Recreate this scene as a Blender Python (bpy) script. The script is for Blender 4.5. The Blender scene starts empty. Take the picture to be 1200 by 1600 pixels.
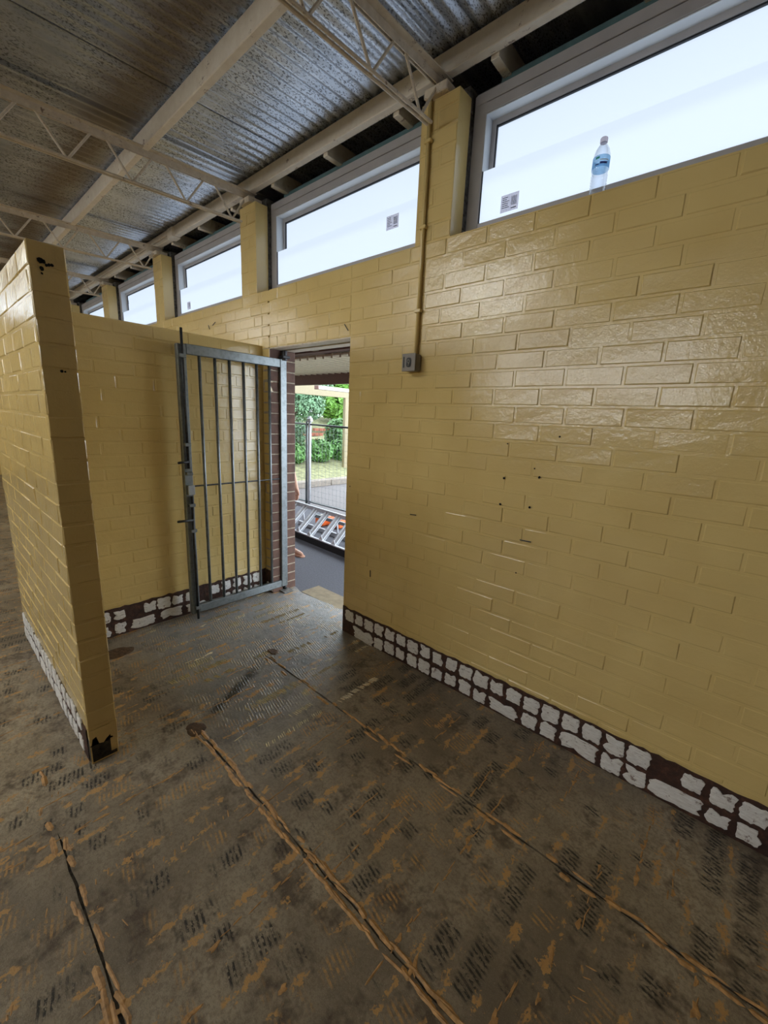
import bpy, math, random
from mathutils import Vector, Matrix
random.seed(7)
scene = bpy.context.scene
COL = scene.collection

# ------------------------------------------------------------------ camera
CAM_POS = Vector((0.0, -2.01412, 1.6))
F_PX = 648.04
YAW, PITCH, ROLL = 0.7215, -0.2186, 0.0467
_fw = Vector((-math.sin(YAW) * math.cos(PITCH), math.cos(YAW) * math.cos(PITCH), math.sin(PITCH)))
_r = Vector((math.cos(YAW), math.sin(YAW), 0.0))
_u = _r.cross(_fw)
C_R = math.cos(ROLL) * _r + math.sin(ROLL) * _u
C_U = -math.sin(ROLL) * _r + math.cos(ROLL) * _u
C_F = _fw
cam_data = bpy.data.cameras.new('camera')
cam = bpy.data.objects.new('camera', cam_data)
COL.objects.link(cam)
cam_data.sensor_fit = 'VERTICAL'
cam_data.sensor_height = 24.0
cam_data.lens = F_PX / 1600.0 * 24.0
cam_data.clip_start = 0.02
cam_data.clip_end = 200
m = Matrix((C_R, C_U, -C_F)).transposed().to_4x4()
m.translation = CAM_POS
cam.matrix_world = m
scene.camera = cam

def project(p):
    d = Vector(p) - CAM_POS
    w = d.dot(C_F)
    if w < 0.05:
        return None
    return 600 + F_PX * d.dot(C_R) / w, 800 - F_PX * d.dot(C_U) / w

# ------------------------------------------------------------------ world, exposure
WORLD_STRENGTH = 6.5
PANE_LIGHT = 2.05          # frosted panes with protective film, in view
CLEAR_LIGHT = 12.5         # clear panes in the opposite wall and the roof
world = bpy.data.worlds.new('overcast_sky')
scene.world = world
world.use_nodes = True
bg = world.node_tree.nodes['Background']
bg.inputs[0].default_value = (0.79, 0.89, 1.0, 1)
bg.inputs[1].default_value = WORLD_STRENGTH
scene.view_settings.view_transform = 'Standard'
scene.view_settings.look = 'None'
scene.view_settings.gamma = 1.0
scene.view_settings.exposure = 0.0
scene.view_settings.use_curve_mapping = False
scene.cycles.max_bounces = 6
scene.cycles.adaptive_threshold = 0.03
scene.cycles.diffuse_bounces = 3
scene.cycles.glossy_bounces = 3
scene.cycles.transparent_max_bounces = 8
scene.cycles.transmission_bounces = 4

# ------------------------------------------------------------------ materials
def srgb(r, g, b):
    f = lambda c: (c / 255 / 12.92) if c / 255 <= 0.04045 else ((c / 255 + 0.055) / 1.055) ** 2.4
    return (f(r), f(g), f(b), 1.0)

class NT:
    def __init__(self, name):
        self.m = bpy.data.materials.new(name)
        self.m.use_nodes = True
        self.t = self.m.node_tree
        self.b = self.t.nodes['Principled BSDF']
        self.pos = None
    def n(self, typ, **kw):
        nd = self.t.nodes.new(typ)
        for k, v in kw.items():
            setattr(nd, k, v)
        return nd
    def l(self, a, b):
        self.t.links.new(a, b)
    def position(self):
        if self.pos is None:
            self.pos = self.n('ShaderNodeNewGeometry').outputs['Position']
        return self.pos
    def mapped(self, scale=(1, 1, 1), loc=(0, 0, 0), rot=(0, 0, 0)):
        mp = self.n('ShaderNodeMapping')
        mp.inputs['Scale'].default_value = scale
        mp.inputs['Location'].default_value = loc
        mp.inputs['Rotation'].default_value = rot
        self.l(self.position(), mp.inputs['Vector'])
        return mp.outputs[0]
    def noise(self, scale, detail=4, rough=0.55, vec=None, dist=0.0):
        nd = self.n('ShaderNodeTexNoise')
        nd.inputs['Scale'].default_value = scale
        nd.inputs['Detail'].default_value = detail
        nd.inputs['Roughness'].default_value = rough
        nd.inputs['Distortion'].default_value = dist
        self.l(vec if vec is not None else self.position(), nd.inputs['Vector'])
        return nd.outputs['Fac']
    def voronoi(self, scale, vec=None, feature='F1'):
        nd = self.n('ShaderNodeTexVoronoi', feature=feature)
        nd.inputs['Scale'].default_value = scale
        self.l(vec if vec is not None else self.position(), nd.inputs['Vector'])
        return nd.outputs['Distance']
    def ramp(self, fac, stops):
        nd = self.n('ShaderNodeValToRGB')
        e = nd.color_ramp.elements
        while len(e) < len(stops):
            e.new(0.5)
        for el, (p, c) in zip(e, stops):
            el.position = p
            el.color = c if len(c) == 4 else (*c, 1)
        self.l(fac, nd.inputs[0])
        return nd.outputs[0]
    def mask(self, fac, lo, hi):
        nd = self.n('ShaderNodeMapRange')
        nd.inputs['From Min'].default_value = lo
        nd.inputs['From Max'].default_value = hi
        nd.clamp = True
        self.l(fac, nd.inputs['Value'])
        return nd.outputs[0]
    def math(self, op, a, b=None):
        nd = self.n('ShaderNodeMath', operation=op)
        for i, v in enumerate((a, b)):
            if v is None:
                continue
            if isinstance(v, (int, float)):
                nd.inputs[i].default_value = v
            else:
                self.l(v, nd.inputs[i])
        return nd.outputs[0]
    def mix(self, fac, a, b, mode='MIX'):
        nd = self.n('ShaderNodeMix', data_type='RGBA', blend_type=mode)
        for key, v in (('Factor', fac), ('A', a), ('B', b)):
            sock = nd.inputs[0] if key == 'Factor' else nd.inputs[6 if key == 'A' else 7]
            if isinstance(v, (int, float)):
                sock.default_value = v
            elif isinstance(v, tuple):
                sock.default_value = v
            else:
                self.l(v, sock)
        return nd.outputs[2]
    def bump(self, height, strength=0.3, dist=0.01, normal=None):
        nd = self.n('ShaderNodeBump')
        nd.inputs['Strength'].default_value = strength
        nd.inputs['Distance'].default_value = dist
        self.l(height, nd.inputs['Height'])
        if normal is not None:
            self.l(normal, nd.inputs['Normal'])
        return nd.outputs[0]
    def set(self, **kw):
        for k, v in kw.items():
            s = self.b.inputs[k.replace('_', ' ')]
            if isinstance(v, (int, float, tuple)):
                s.default_value = v
            else:
                self.l(v, s)
        return self

M = {}
def simple(name, col, rough=0.6, metal=0.0, var=0.12, scale=30, bump=0.0, bscale=200, **kw):
    t = NT(name)
    dark = tuple(c * (1 - var * 2) for c in col[:3]) + (1,)
    lite = tuple(min(1, c * (1 + var)) for c in col[:3]) + (1,)
    c = t.ramp(t.noise(scale, 5), [(0.3, dark), (0.7, lite)])
    t.set(Base_Color=c, Roughness=rough, Metallic=metal, **kw)
    if bump:
        t.set(Normal=t.bump(t.noise(bscale, 3), bump, 0.003))
    M[name] = t.m
    return t

# glossy yellow paint on brick
t = NT('yellow_paint')
base = t.ramp(t.noise(3.0, 2), [(0.3, srgb(219, 189, 121)), (0.7, srgb(229, 201, 133))])
grime = t.mask(t.noise(55, 3, 0.7), 0.66, 0.8)
base = t.mix(t.math('MULTIPLY', grime, 0.35), base, srgb(170, 140, 84))
h1 = t.noise(190, 2, 0.6)
h2 = t.noise(38, 2, 0.6)
h3 = t.noise(7, 1)
hh = t.math('ADD', t.math('MULTIPLY', h1, 0.35), t.math('ADD', h2, t.math('MULTIPLY', h3, 0.9)))
t.set(Base_Color=base, Roughness=0.18)
nb = t.bump(hh, 0.30, 0.0045)
t.l(nb, t.b.inputs['Normal'])
t.b.inputs['Coat Weight'].default_value = 0.5
t.l(nb, t.b.inputs['Coat Normal'])
t.b.inputs['Coat Roughness'].default_value = 0.12
M['yellow'] = t.m

t = NT('brown_brick')
base = t.ramp(t.noise(14, 5), [(0.3, srgb(86, 62, 51)), (0.7, srgb(114, 82, 67))])
t.set(Base_Color=base, Roughness=0.75, Normal=t.bump(t.noise(130, 4), 0.4, 0.004))
M['brown_brick'] = t.m
simple('mortar', srgb(176, 160, 140), 0.9, var=0.15, scale=60, bump=0.4)
simple('rough_mortar', srgb(118, 114, 108), 0.95, var=0.35, scale=40, bump=0.8, bscale=70)

# band left bare where skirting tiles came off
t = NT('bare_skirting_band')
base = t.ramp(t.noise(26, 6, 0.65), [(0.3, srgb(42, 28, 21)), (0.55, srgb(74, 46, 34)), (0.75, srgb(116, 74, 54))])
t.set(Base_Color=base, Roughness=0.7, Normal=t.bump(t.noise(60, 5, 0.7), 0.8, 0.01))
M['band'] = t.m
t = NT('white_tile_adhesive')
v = t.mapped((30, 30, 160))
base = t.ramp(t.noise(1.0, 5, 0.6, vec=v), [(0.26, srgb(140, 122, 108)), (0.38, srgb(222, 216, 208)), (0.7, srgb(242, 239, 234))])
edge = t.mask(t.noise(34, 5, 0.7), 0.6, 0.68)
base = t.mix(t.math('MULTIPLY', edge, 0.8), base, srgb(104, 66, 46))
t.set(Base_Color=base, Roughness=0.8, Normal=t.bump(t.noise(90, 5), 0.7, 0.006))
M['dab'] = t.m

# bare concrete floor with old adhesive
t = NT('stripped_concrete_floor')
sep = t.n('ShaderNodeSeparateXYZ'); t.l(t.position(), sep.inputs[0])
X, Y = sep.outputs[0], sep.outputs[1]
n1 = t.noise(1.3, 4, 0.62)
n2 = t.noise(14, 4, 0.7)
sp = t.noise(260, 2, 0.6)
col = t.ramp(n1, [(0.32, srgb(112, 100, 83)), (0.5, srgb(152, 138, 116)), (0.68, srgb(184, 170, 146))])
col = t.mix(t.math('MULTIPLY', t.mask(n2, 0.46, 0.66), 0.5), col, srgb(108, 95, 77))
col = t.mix(t.math('MULTIPLY', t.mask(t.noise(75, 2, 0.75), 0.47, 0.60), 0.45), col, srgb(112, 98, 80))
col = t.mix(t.math('MULTIPLY', t.mask(t.noise(5, 4, 0.8), 0.52, 0.64), 0.75), col, srgb(78, 62, 48))
# notched trowel comb: fine lines across the tile columns, in patches
wob = t.math('MULTIPLY', t.math('SUBTRACT', t.noise(6, 2), 0.5), 0.016)
slant = t.math('ADD', t.math('ADD', Y, t.math('MULTIPLY', X, 0.25)), wob)
comb = t.math('SINE', t.math('MULTIPLY', slant, 2 * math.pi / 0.0165))
comb = t.mask(comb, -0.35, 0.45)
colu = t.math('ABSOLUTE', t.math('SUBTRACT', t.math('FRACT', t.math('ADD', t.math('DIVIDE', X, 0.1025), 40.0)), 0.5))   # 0 middle of column, .5 at tile line
colmask = t.math('SUBTRACT', 1.0, t.mask(colu, 0.22, 0.40))
snap = t.n('ShaderNodeVectorMath', operation='FLOOR')
mpc = t.mapped((9.756, 0.0, 0.0)); t.l(mpc, snap.inputs[0])
addv = t.n('ShaderNodeVectorMath', operation='ADD'); t.l(snap.outputs[0], addv.inputs[0]); t.l(t.mapped((0.0, 3.2, 0.0)), addv.inputs[1])
patch = t.noise(1.35, 3, 0.6, vec=addv.outputs[0])
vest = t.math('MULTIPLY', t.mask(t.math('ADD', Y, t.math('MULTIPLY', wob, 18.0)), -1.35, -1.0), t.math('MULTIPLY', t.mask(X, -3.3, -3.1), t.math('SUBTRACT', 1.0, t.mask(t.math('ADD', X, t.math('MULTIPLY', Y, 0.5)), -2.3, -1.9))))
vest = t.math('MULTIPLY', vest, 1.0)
frag = t.mask(t.noise(34, 3, 0.75), 0.42, 0.55)
frag2 = t.mask(t.noise(60, 3, 0.75, vec=t.mapped((0.6, 1, 1))), 0.43, 0.51)
blackp = t.math('MULTIPLY', t.math('MULTIPLY', t.mask(patch, 0.535, 0.58), colmask), t.math('MULTIPLY', t.math('ADD', t.math('MULTIPLY', comb, 0.7), 0.3), frag2))
col = t.mix(t.math('MULTIPLY', vest, 0.8), col, t.mix(0.75, col, srgb(140, 143, 146)))  # cool grey sheen of doorway daylight painted into the vestibule floor colour
blackp = t.math('MULTIPLY', blackp, t.math('SUBTRACT', 1.0, t.math('MULTIPLY', vest, 0.85)))
col = t.mix(t.math('MULTIPLY', blackp, 0.95), col, srgb(34, 31, 28))
tanp = t.math('MULTIPLY', t.math('MULTIPLY', t.math('SUBTRACT', 1.0, t.mask(patch, 0.38, 0.44)), colmask), t.math('MULTIPLY', comb, frag))
col = t.mix(t.math('MULTIPLY', tanp, 0.85), col, srgb(194, 148, 88))
# tan residue along tile lines, running away from the wall
line = t.mask(t.math('ADD', colu, t.math('MULTIPLY', t.math('SUBTRACT', t.noise(24, 3, 0.8), 0.5), 1.3)), 0.40, 0.45)
lpatch = t.mask(t.noise(9, 4, 0.7, vec=t.mapped((1, 0.5, 1), loc=(3, 1, 0))), 0.52, 0.56)
tl = t.math('MULTIPLY', line, lpatch)
col = t.mix(t.math('MULTIPLY', tl, 0.9), col, srgb(198, 152, 92))
# vestibule: pale raised comb ridges
vr = t.math('MULTIPLY', t.math('MULTIPLY', vest, t.mask(t.noise(4.2, 4, 0.7), 0.49, 0.55)), t.math('MULTIPLY', comb, frag))
col = t.mix(t.math('MULTIPLY', vr, 0.75), col, srgb(192, 170, 126))
# grit
col = t.mix(t.math('MULTIPLY', t.mask(sp, 0.62, 0.72), 0.4), col, srgb(186, 176, 158))
col = t.mix(t.math('MULTIPLY', t.mask(t.noise(420, 2), 0.6, 0.75), 0.5), col, srgb(60, 54, 48))
pp_ = t.math('ADD', t.math('MULTIPLY', t.math('ADD', X, 2.05), 0.886), t.math('MULTIPLY', t.math('ADD', Y, 0.94), 0.4625))
qq_ = t.math('ADD', t.math('MULTIPLY', t.math('ADD', X, 2.05), -0.4625), t.math('MULTIPLY', t.math('ADD', Y, 0.94), 0.886))
pw = t.math('ADD', t.math('ABSOLUTE', pp_), t.math('MULTIPLY', t.math('SUBTRACT', n2, 0.5), 0.10))
sm = t.math('MULTIPLY', t.math('SUBTRACT', 1.0, t.mask(pw, 0.012, 0.046)), t.math('SUBTRACT', 1.0, t.mask(t.math('ABSOLUTE', qq_), 0.16, 0.31)))
col = t.mix(t.math('MULTIPLY', sm, 0.85), col, srgb(46, 46, 42))
rough = t.mask(t.noise(2.3, 4), 0.2, 0.85)
rough = t.math('ADD', t.math('MULTIPLY', rough, 0.2), 0.40)
rough = t.math('SUBTRACT', rough, t.math('MULTIPLY', vest, 0.34))
scr = t.mapped((6, 0.8, 1), rot=(0, 0, 0.25))
hb = t.math('ADD', t.math('MULTIPLY', t.noise(30, 3, 0.7, vec=scr), 0.45), t.math('ADD', t.math('MULTIPLY', n2, 0.9), t.math('MULTIPLY', sp, 0.25)))
hb = t.math('ADD', hb, t.math('MULTIPLY', vr, 0.45))
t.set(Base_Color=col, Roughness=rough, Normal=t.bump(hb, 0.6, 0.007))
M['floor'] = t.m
simple('joint_fill', srgb(78, 68, 56), 0.8, var=0.4, scale=50, bump=0.7, bscale=90)
simple('tan_adhesive', srgb(194, 148, 92), 0.6, var=0.22, scale=45, bump=0.5, bscale=160)
simple('pale_adhesive', srgb(238, 222, 182), 0.25, var=0.2, scale=40, bump=0.5, bscale=160)
simple('black_adhesive', srgb(36, 33, 30), 0.6, var=0.3, scale=60, bump=0.5, bscale=160)
simple('brown_patch', srgb(96, 72, 48), 0.85, var=0.3, scale=40, bump=0.8, bscale=80)

# galvanised corrugated roof
t = NT('galvanised_roof_sheet')
vs = t.mapped((1, 0.3, 1))
base = t.ramp(t.noise(9, 5, 0.6, vec=vs), [(0.3, srgb(184, 192, 204)), (0.7, srgb(222, 228, 238))])
spk = t.noise(150, 2, 0.6, vec=t.mapped((1, 0.45, 1)))
area = t.mask(t.noise(2.2, 3), 0.36, 0.50)
base = t.mix(t.math('MULTIPLY', t.mask(spk, 0.53, 0.60), t.math('MULTIPLY', area, 0.75)), base, srgb(72, 73, 78))
sep = t.n('ShaderNodeSeparateXYZ'); t.l(t.position(), sep.inputs[0])
yy = sep.outputs[1]
wob = t.math('MULTIPLY', t.math('SUBTRACT', t.noise(3.0, 4, vec=t.mapped((1, 0.3, 1))), 0.5), 0.5)
band = t.math('ABSOLUTE', t.math('ADD', t.math('ADD', yy, 0.93), wob))
rust = t.math('SUBTRACT', 1.0, t.mask(band, 0.05, 0.24))
left = t.mask(t.math('MULTIPLY', yy, -1), 0.77, 0.80)
rust = t.math('MULTIPLY', rust, left)
base = t.mix(t.math('MULTIPLY', rust, 0.75), base, srgb(112, 88, 56))
base = t.mix(t.math('MULTIPLY', left, 0.22), base, srgb(106, 103, 104))
met = t.math('SUBTRACT', 0.65, t.math('MULTIPLY', rust, 0.5))
t.set(Base_Color=base, Roughness=0.33, Metallic=met, Normal=t.bump(spk, 0.2, 0.003))
M['roof'] = t.m

t = NT('cream_painted_timber')
base = t.ramp(t.noise(20, 5, 0.6), [(0.3, srgb(228, 214, 192)), (0.7, srgb(240, 229, 210))])
chip = t.mask(t.noise(16, 5, 0.75, vec=t.mapped((0.6, 1, 1))), 0.62, 0.66)
base = t.mix(t.math('MULTIPLY', chip, 0.7), base, srgb(122, 88, 66))
t.set(Base_Color=base, Roughness=0.5, Normal=t.bump(t.noise(60, 4), 0.3, 0.004))
M['cream_timber'] = t.m
t = NT('cream_painted_steel')
base = t.ramp(t.noise(25, 5, 0.6), [(0.3, srgb(206, 190, 166)), (0.7, srgb(228, 214, 192))])
chip = t.mask(t.noise(30, 6, 0.75), 0.60, 0.66)
base = t.mix(t.math('MULTIPLY', chip, 0.8), base, srgb(104, 70, 48))
t.set(Base_Color=base, Roughness=0.5)
M['cream_steel'] = t.m
simple('anodised_grey', srgb(184, 180, 180), 0.4, 0.1, var=0.05, scale=8)
simple('white_lining', srgb(226, 232, 238), 0.35, var=0.02, scale=6)
simple('dark_gasket', srgb(40, 42, 48), 0.6)
simple('teal_sarking', srgb(92, 122, 124), 0.7, var=0.12, scale=14)
simple('dark_board', srgb(40, 37, 36), 0.9)
t = NT('frosted_film_pane')
em = t.n('ShaderNodeEmission'); em.inputs[0].default_value = (0.74, 0.86, 1.0, 1); em.inputs[1].default_value = PANE_LIGHT * 0.36
tl_ = t.n('ShaderNodeBsdfTranslucent'); tl_.inputs[0].default_value = (0.27, 0.275, 0.29, 1)
gl = t.n('ShaderNodeBsdfGlossy'); gl.inputs['Roughness'].default_value = 0.3; gl.inputs[0].default_value = (0.04, 0.04, 0.04, 1)
a1 = t.n('ShaderNodeAddShader'); a2 = t.n('ShaderNodeAddShader')
t.l(em.outputs[0], a1.inputs[0]); t.l(tl_.outputs[0], a1.inputs[1]); t.l(a1.outputs[0], a2.inputs[0]); t.l(gl.outputs[0], a2.inputs[1])
t.l(a2.outputs[0], t.t.nodes['Material Output'].inputs['Surface'])
M['pane'] = t.m
t = NT('clear_bright_pane')
t.set(Base_Color=srgb(225, 234, 242), Roughness=0.25)
t.b.inputs['Emission Color'].default_value = (0.93, 0.97, 1.0, 1)
t.b.inputs['Emission Strength'].default_value = CLEAR_LIGHT
M['clear_pane'] = t.m
t = NT('galvanised_steel')
base = t.ramp(t.voronoi(45), [(0.1, srgb(124, 130, 131)), (0.6, srgb(136, 142, 143))])
base = t.mix(t.math('MULTIPLY', t.mask(t.noise(9, 5, 0.7), 0.5, 0.7), 0.6), base, srgb(88, 90, 90))
t.set(Base_Color=base, Roughness=0.42, Metallic=0.75, Normal=t.bump(t.noise(60, 3), 0.15, 0.003))
M['galv'] = t.m
simple('dark_steel', srgb(62, 62, 62), 0.45, 0.6, var=0.25, scale=40)
simple('bright_plate', srgb(178, 182, 184), 0.4, 0.6, var=0.08)
simple('grey_box', srgb(150, 142, 132), 0.55, var=0.06)
simple('black_plastic', srgb(34, 32, 30), 0.5)
simple('offwhite', srgb(214, 206, 192), 0.5)
simple('black_hole', srgb(14, 12, 10), 0.95)
simple('bare_cement', srgb(64, 56, 44), 0.95, var=0.4, scale=30, bump=0.8, bscale=60)
simple('asphalt', srgb(92, 92, 98), 0.85, var=0.15, scale=60, bump=0.5, bscale=260)
simple('road', srgb(104, 99, 97), 0.9, var=0.08, scale=20, bump=0.3)
simple('step_concrete', srgb(150, 134, 106), 0.85, var=0.12, scale=20, bump=0.5)
simple('kerb_concrete', srgb(136, 126, 114), 0.9, var=0.1, scale=14)
simple('yellow_line', srgb(170, 138, 40), 0.7)
simple('brown_steel', srgb(108, 76, 64), 0.5, var=0.06)
simple('cream_sheet', srgb(216, 206, 176), 0.5, var=0.04)
simple('cream_post', srgb(148, 136, 106), 0.6, var=0.05)
simple('aluminium', srgb(206, 208, 212), 0.4, 0.15, var=0.06, scale=20)
simple('black_rubber', srgb(24, 24, 26), 0.6)
simple('orange_plastic', srgb(236, 108, 44), 0.5, var=0.05)
simple('soil', srgb(136, 112, 88), 0.95, var=0.25, scale=4, bump=0.4, bscale=30)
simple('lawn', srgb(134, 134, 96), 0.9, var=0.25, scale=8, bump=0.4, bscale=60)
simple('red_brick', srgb(140, 84, 62), 0.85, var=0.15, scale=12)
simple('bark', srgb(96, 78, 62), 0.9, var=0.25, scale=20, bump=0.5, bscale=40)
for nm, c in (('leaf_bright', (108, 156, 58)), ('leaf_mid', (86, 130, 66)), ('leaf_grey', (112, 148, 110)), ('leaf_cover', (98, 146, 72))):
    tt = simple(nm, srgb(*c), 0.5, var=0.3, scale=3)
    tt.b.inputs['Transmission Weight'].default_value = 0.0
simple('skin', srgb(206, 160, 134), 0.55, var=0.05)
simple('white_cloth', srgb(226, 226, 230), 0.9, var=0.05)
simple('hair_brown', srgb(62, 46, 36), 0.7)
simple('sandal', srgb(196, 150, 124), 0.7)
t = NT('clear_plastic')
tr = t.n('ShaderNodeBsdfTransparent'); tr.inputs[0].default_value = (0.90, 0.93, 0.97, 1)
gl = t.n('ShaderNodeBsdfGlossy'); gl.inputs['Roughness'].default_value = 0.12
lw = t.n('ShaderNodeLayerWeight'); lw.inputs[0].default_value = 0.35
mx = t.n('ShaderNodeMixShader')
t.l(t.math('MULTIPLY', lw.outputs['Facing'], 0.75), mx.inputs[0])
t.l(tr.outputs[0], mx.inputs[1]); t.l(gl.outputs[0], mx.inputs[2])
t.l(mx.outputs[0], t.t.nodes['Material Output'].inputs['Surface'])
M['clear_plastic'] = t.m
def film(name, colr, k):
    t = NT(name)
    tr = t.n('ShaderNodeBsdfTransparent'); tr.inputs[0].default_value = colr
    mx = t.n('ShaderNodeMixShader'); mx.inputs[0].default_value = k
    t.b.inputs['Base Color'].default_value = colr
    t.l(tr.outputs[0], mx.inputs[2]); t.l(t.b.outputs[0], mx.inputs[1])
    t.l(mx.outputs[0], t.t.nodes['Material Output'].inputs['Surface'])
    M[name] = t.m
film('paper', srgb(236, 234, 240), 0.72)
film('print_ink', srgb(150, 152, 160), 0.6)
film('bottle_cap', srgb(226, 220, 224), 0.75)
film('label_blue', srgb(176, 212, 236), 0.75)
film('label_navy', srgb(70, 74, 120), 0.4)
film('label_green', srgb(90, 170, 130), 0.6)

# ------------------------------------------------------------------ mesh helpers
class MB:
    def __init__(self):
        self.v, self.f, self.mi = [], [], []
    def add(self, vs, fs, mi=0):
        o = len(self.v)
        self.v += [tuple(p) for p in vs]
        self.f += [tuple(i + o for i in q) for q in fs]
        self.mi += [mi] * len(fs)
        return self
    def box(self, x0, x1, y0, y1, z0, z1, mi=0):
        vs = [(x0, y0, z0), (x1, y0, z0), (x1, y1, z0), (x0, y1, z0), (x0, y0, z1), (x1, y0, z1), (x1, y1, z1), (x0, y1, z1)]
        return self.add(vs, [(0, 3, 2, 1), (4, 5, 6, 7), (0, 1, 5, 4), (1, 2, 6, 5), (2, 3, 7, 6), (3, 0, 4, 7)], mi)
    def bevbox(self, x0, x1, y0, y1, z0, z1, b=0.003, mi=0):
        """box with chamfered edges"""
        c = ((x0 + x1) / 2, (y0 + y1) / 2, (z0 + z1) / 2)
        h = ((x1 - x0) / 2, (y1 - y0) / 2, (z1 - z0) / 2)
        b = min(b, *(k * 0.45 for k in h))
        vs, ids = [], {}
        for sx in (-1, 1):
            for sy in (-1, 1):
                for sz in (-1, 1):
                    for ax in range(3):
                        s = (sx, sy, sz)
                        vs.append(tuple(c[k] + s[k] * (h[k] - (0 if k == ax else b)) for k in range(3)))
                        ids[(sx, sy, sz, ax)] = len(vs) - 1
        fs = []
        for ax in range(3):
            a, d = (ax + 1) % 3, (ax + 2) % 3
            for s in (-1, 1):
                q = []
                for (p, r) in ((-1, -1), (1, -1), (1, 1), (-1, 1)):
                    k = [0, 0, 0]; k[ax] = s; k[a] = p; k[d] = r
                    q.append(ids[(*k, ax)])
                fs.append(tuple(q if s > 0 else q[::-1]))
        for ax in range(3):
            a, d = (ax + 1) % 3, (ax + 2) % 3
            for p in (-1, 1):
                for r in (-1, 1):
                    def key(s, face):
                        k = [0, 0, 0]; k[ax] = s; k[a] = p; k[d] = r
                        return ids[(*k, face)]
                    q = [key(-1, a), key(1, a), key(1, d), key(-1, d)]
                    fs.append(tuple(q if p * r < 0 else q[::-1]))
        for sx in (-1, 1):
            for sy in (-1, 1):
                for sz in (-1, 1):
                    q = [ids[(sx, sy, sz, k)] for k in range(3)]
                    fs.append(tuple(q if sx * sy * sz > 0 else q[::-1]))
        return self.add(vs, fs, mi)
    def tube(self, p0, p1, r, n=8, mi=0, r1=None):
        p0, p1 = Vector(p0), Vector(p1)
        r1 = r if r1 is None else r1
        d = (p1 - p0).normalized()
        a = d.orthogonal().normalized()
        b = d.cross(a)
        vs = []
        for p, rr in ((p0, r), (p1, r1)):
            for i in range(n):
                t_ = 2 * math.pi * i / n
                vs.append(p + rr * (math.cos(t_) * a + math.sin(t_) * b))
        fs = [(i, (i + 1) % n, n + (i + 1) % n, n + i) for i in range(n)]
        fs.append(tuple(range(n - 1, -1, -1)))
        fs.append(tuple(range(n, 2 * n)))
        return self.add(vs, fs, mi)
    def path(self, pts, r, n=8, mi=0):
        for a, b in zip(pts[:-1], pts[1:]):
            self.tube(a, b, r, n, mi)
        return self
    def bar(self, p0, p1, w, h, up=(0, 0, 1), mi=0):
        """rectangular bar from p0 to p1, w sideways, h along up"""
        p0, p1 = Vector(p0), Vector(p1)
        d = (p1 - p0).normalized()
        s = d.cross(Vector(up)).normalized()
        k = s.cross(d).normalized()
        vs = []
        for p in (p0, p1):
            for (i, j) in ((-1, -1), (1, -1), (1, 1), (-1, 1)):
                vs.append(p + s * (i * w / 2) + k * (j * h / 2))
        return self.add(vs, [(0, 3, 2, 1), (4, 5, 6, 7), (0, 1, 5, 4), (1, 2, 6, 5), (2, 3, 7, 6), (3, 0, 4, 7)], mi)
    def lathe(self, prof, n=20, mi=0, c=(0, 0)):
        vs = []
        for r, z in prof:
            for i in range(n):
                a = 2 * math.pi * i / n
                vs.append((c[0] + r * math.cos(a), c[1] + r * math.sin(a), z))
        fs = []
        for k in range(len(prof) - 1):
            for i in range(n):
                j = (i + 1) % n
                fs.append((k * n + i, k * n + j, (k + 1) * n + j, (k + 1) * n + i))
        fs.append(tuple(range(n - 1, -1, -1)))
        o = (len(prof) - 1) * n
        fs.append(tuple(o + i for i in range(n)))
        return self.add(vs, fs, mi)
    def mesh(self, name, mats, smooth=False):
        me = bpy.data.meshes.new(name)
        me.from_pydata(self.v, [], self.f)
        for mt in (mats if isinstance(mats, (list, tuple)) else [mats]):
            me.materials.append(mt)
        if any(self.mi):
            me.polygons.foreach_set('material_index', self.mi)
        if smooth:
            me.polygons.foreach_set('use_smooth', [True] * len(self.f))
        me.update()
        return me
    def build(self, name, mats, parent=None, smooth=False):
        """geometry is given in world coordinates; moved into the parent's frame"""
        if parent is not None:
            w = WLOC.get(parent.name, Vector((0, 0, 0)))
            if w.length > 0:
                self.v = [(a - w.x, b - w.y, c - w.z) for a, b, c in self.v]
        return link(name, self.mesh(name, mats, smooth), parent)

WLOC = {}
def link(name, me, parent=None, loc=None, rz=0.0):
    o = bpy.data.objects.new(name, me)
    COL.objects.link(o)
    if parent is not None:
        o.parent = parent
    if loc is not None:
        o.location = loc
    if rz:
        o.rotation_euler = (0, 0, rz)
    return o

def tag(o, label=None, cat=None, group=None, kind=None):
    if label: o['label'] = label
    if cat: o['category'] = cat
    if group: o['group'] = group
    if kind: o['kind'] = kind
    return o

def thing(name, loc, label, cat, group=None, kind=None):
    o = bpy.data.objects.new(name, None)
    o.empty_display_size = 0.1
    COL.objects.link(o)
    o.location = loc
    WLOC[o.name] = Vector(loc)
    return tag(o, label, cat, group, kind)

def structure(name, mb, mats, label=None):
    o = mb.build(name, mats)
    tag(o, label, None, None, 'structure')
    return o

# ------------------------------------------------------------------ dimensions
COURSE = 0.0858
SILL = 2.555
DOOR_H = 2.126
DX0, DX1 = -3.085, -2.142        # door opening
WALL_T = 0.25
FAR_X = -3.19                    # face of the cross wall behind the gate
L_Y0, L_Y1 = -1.668, -1.556      # screen wall faces
L_X0, L_X1 = -3.608, -2.009
L_TOP = 2.158
SKIRT = 0.205
PIER_S = 1.853
PIERS = [(-1.636 - k * PIER_S, -1.405 - k * PIER_S) for k in range(-2, 6)]   # x ranges, right to left
PIER_TOP = 3.215
ROOM_X0, ROOM_X1 = -12.6, 3.2
ROOM_Y0 = -8.0
roof_z = lambda y: 3.405 + 0.04 * y

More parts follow.
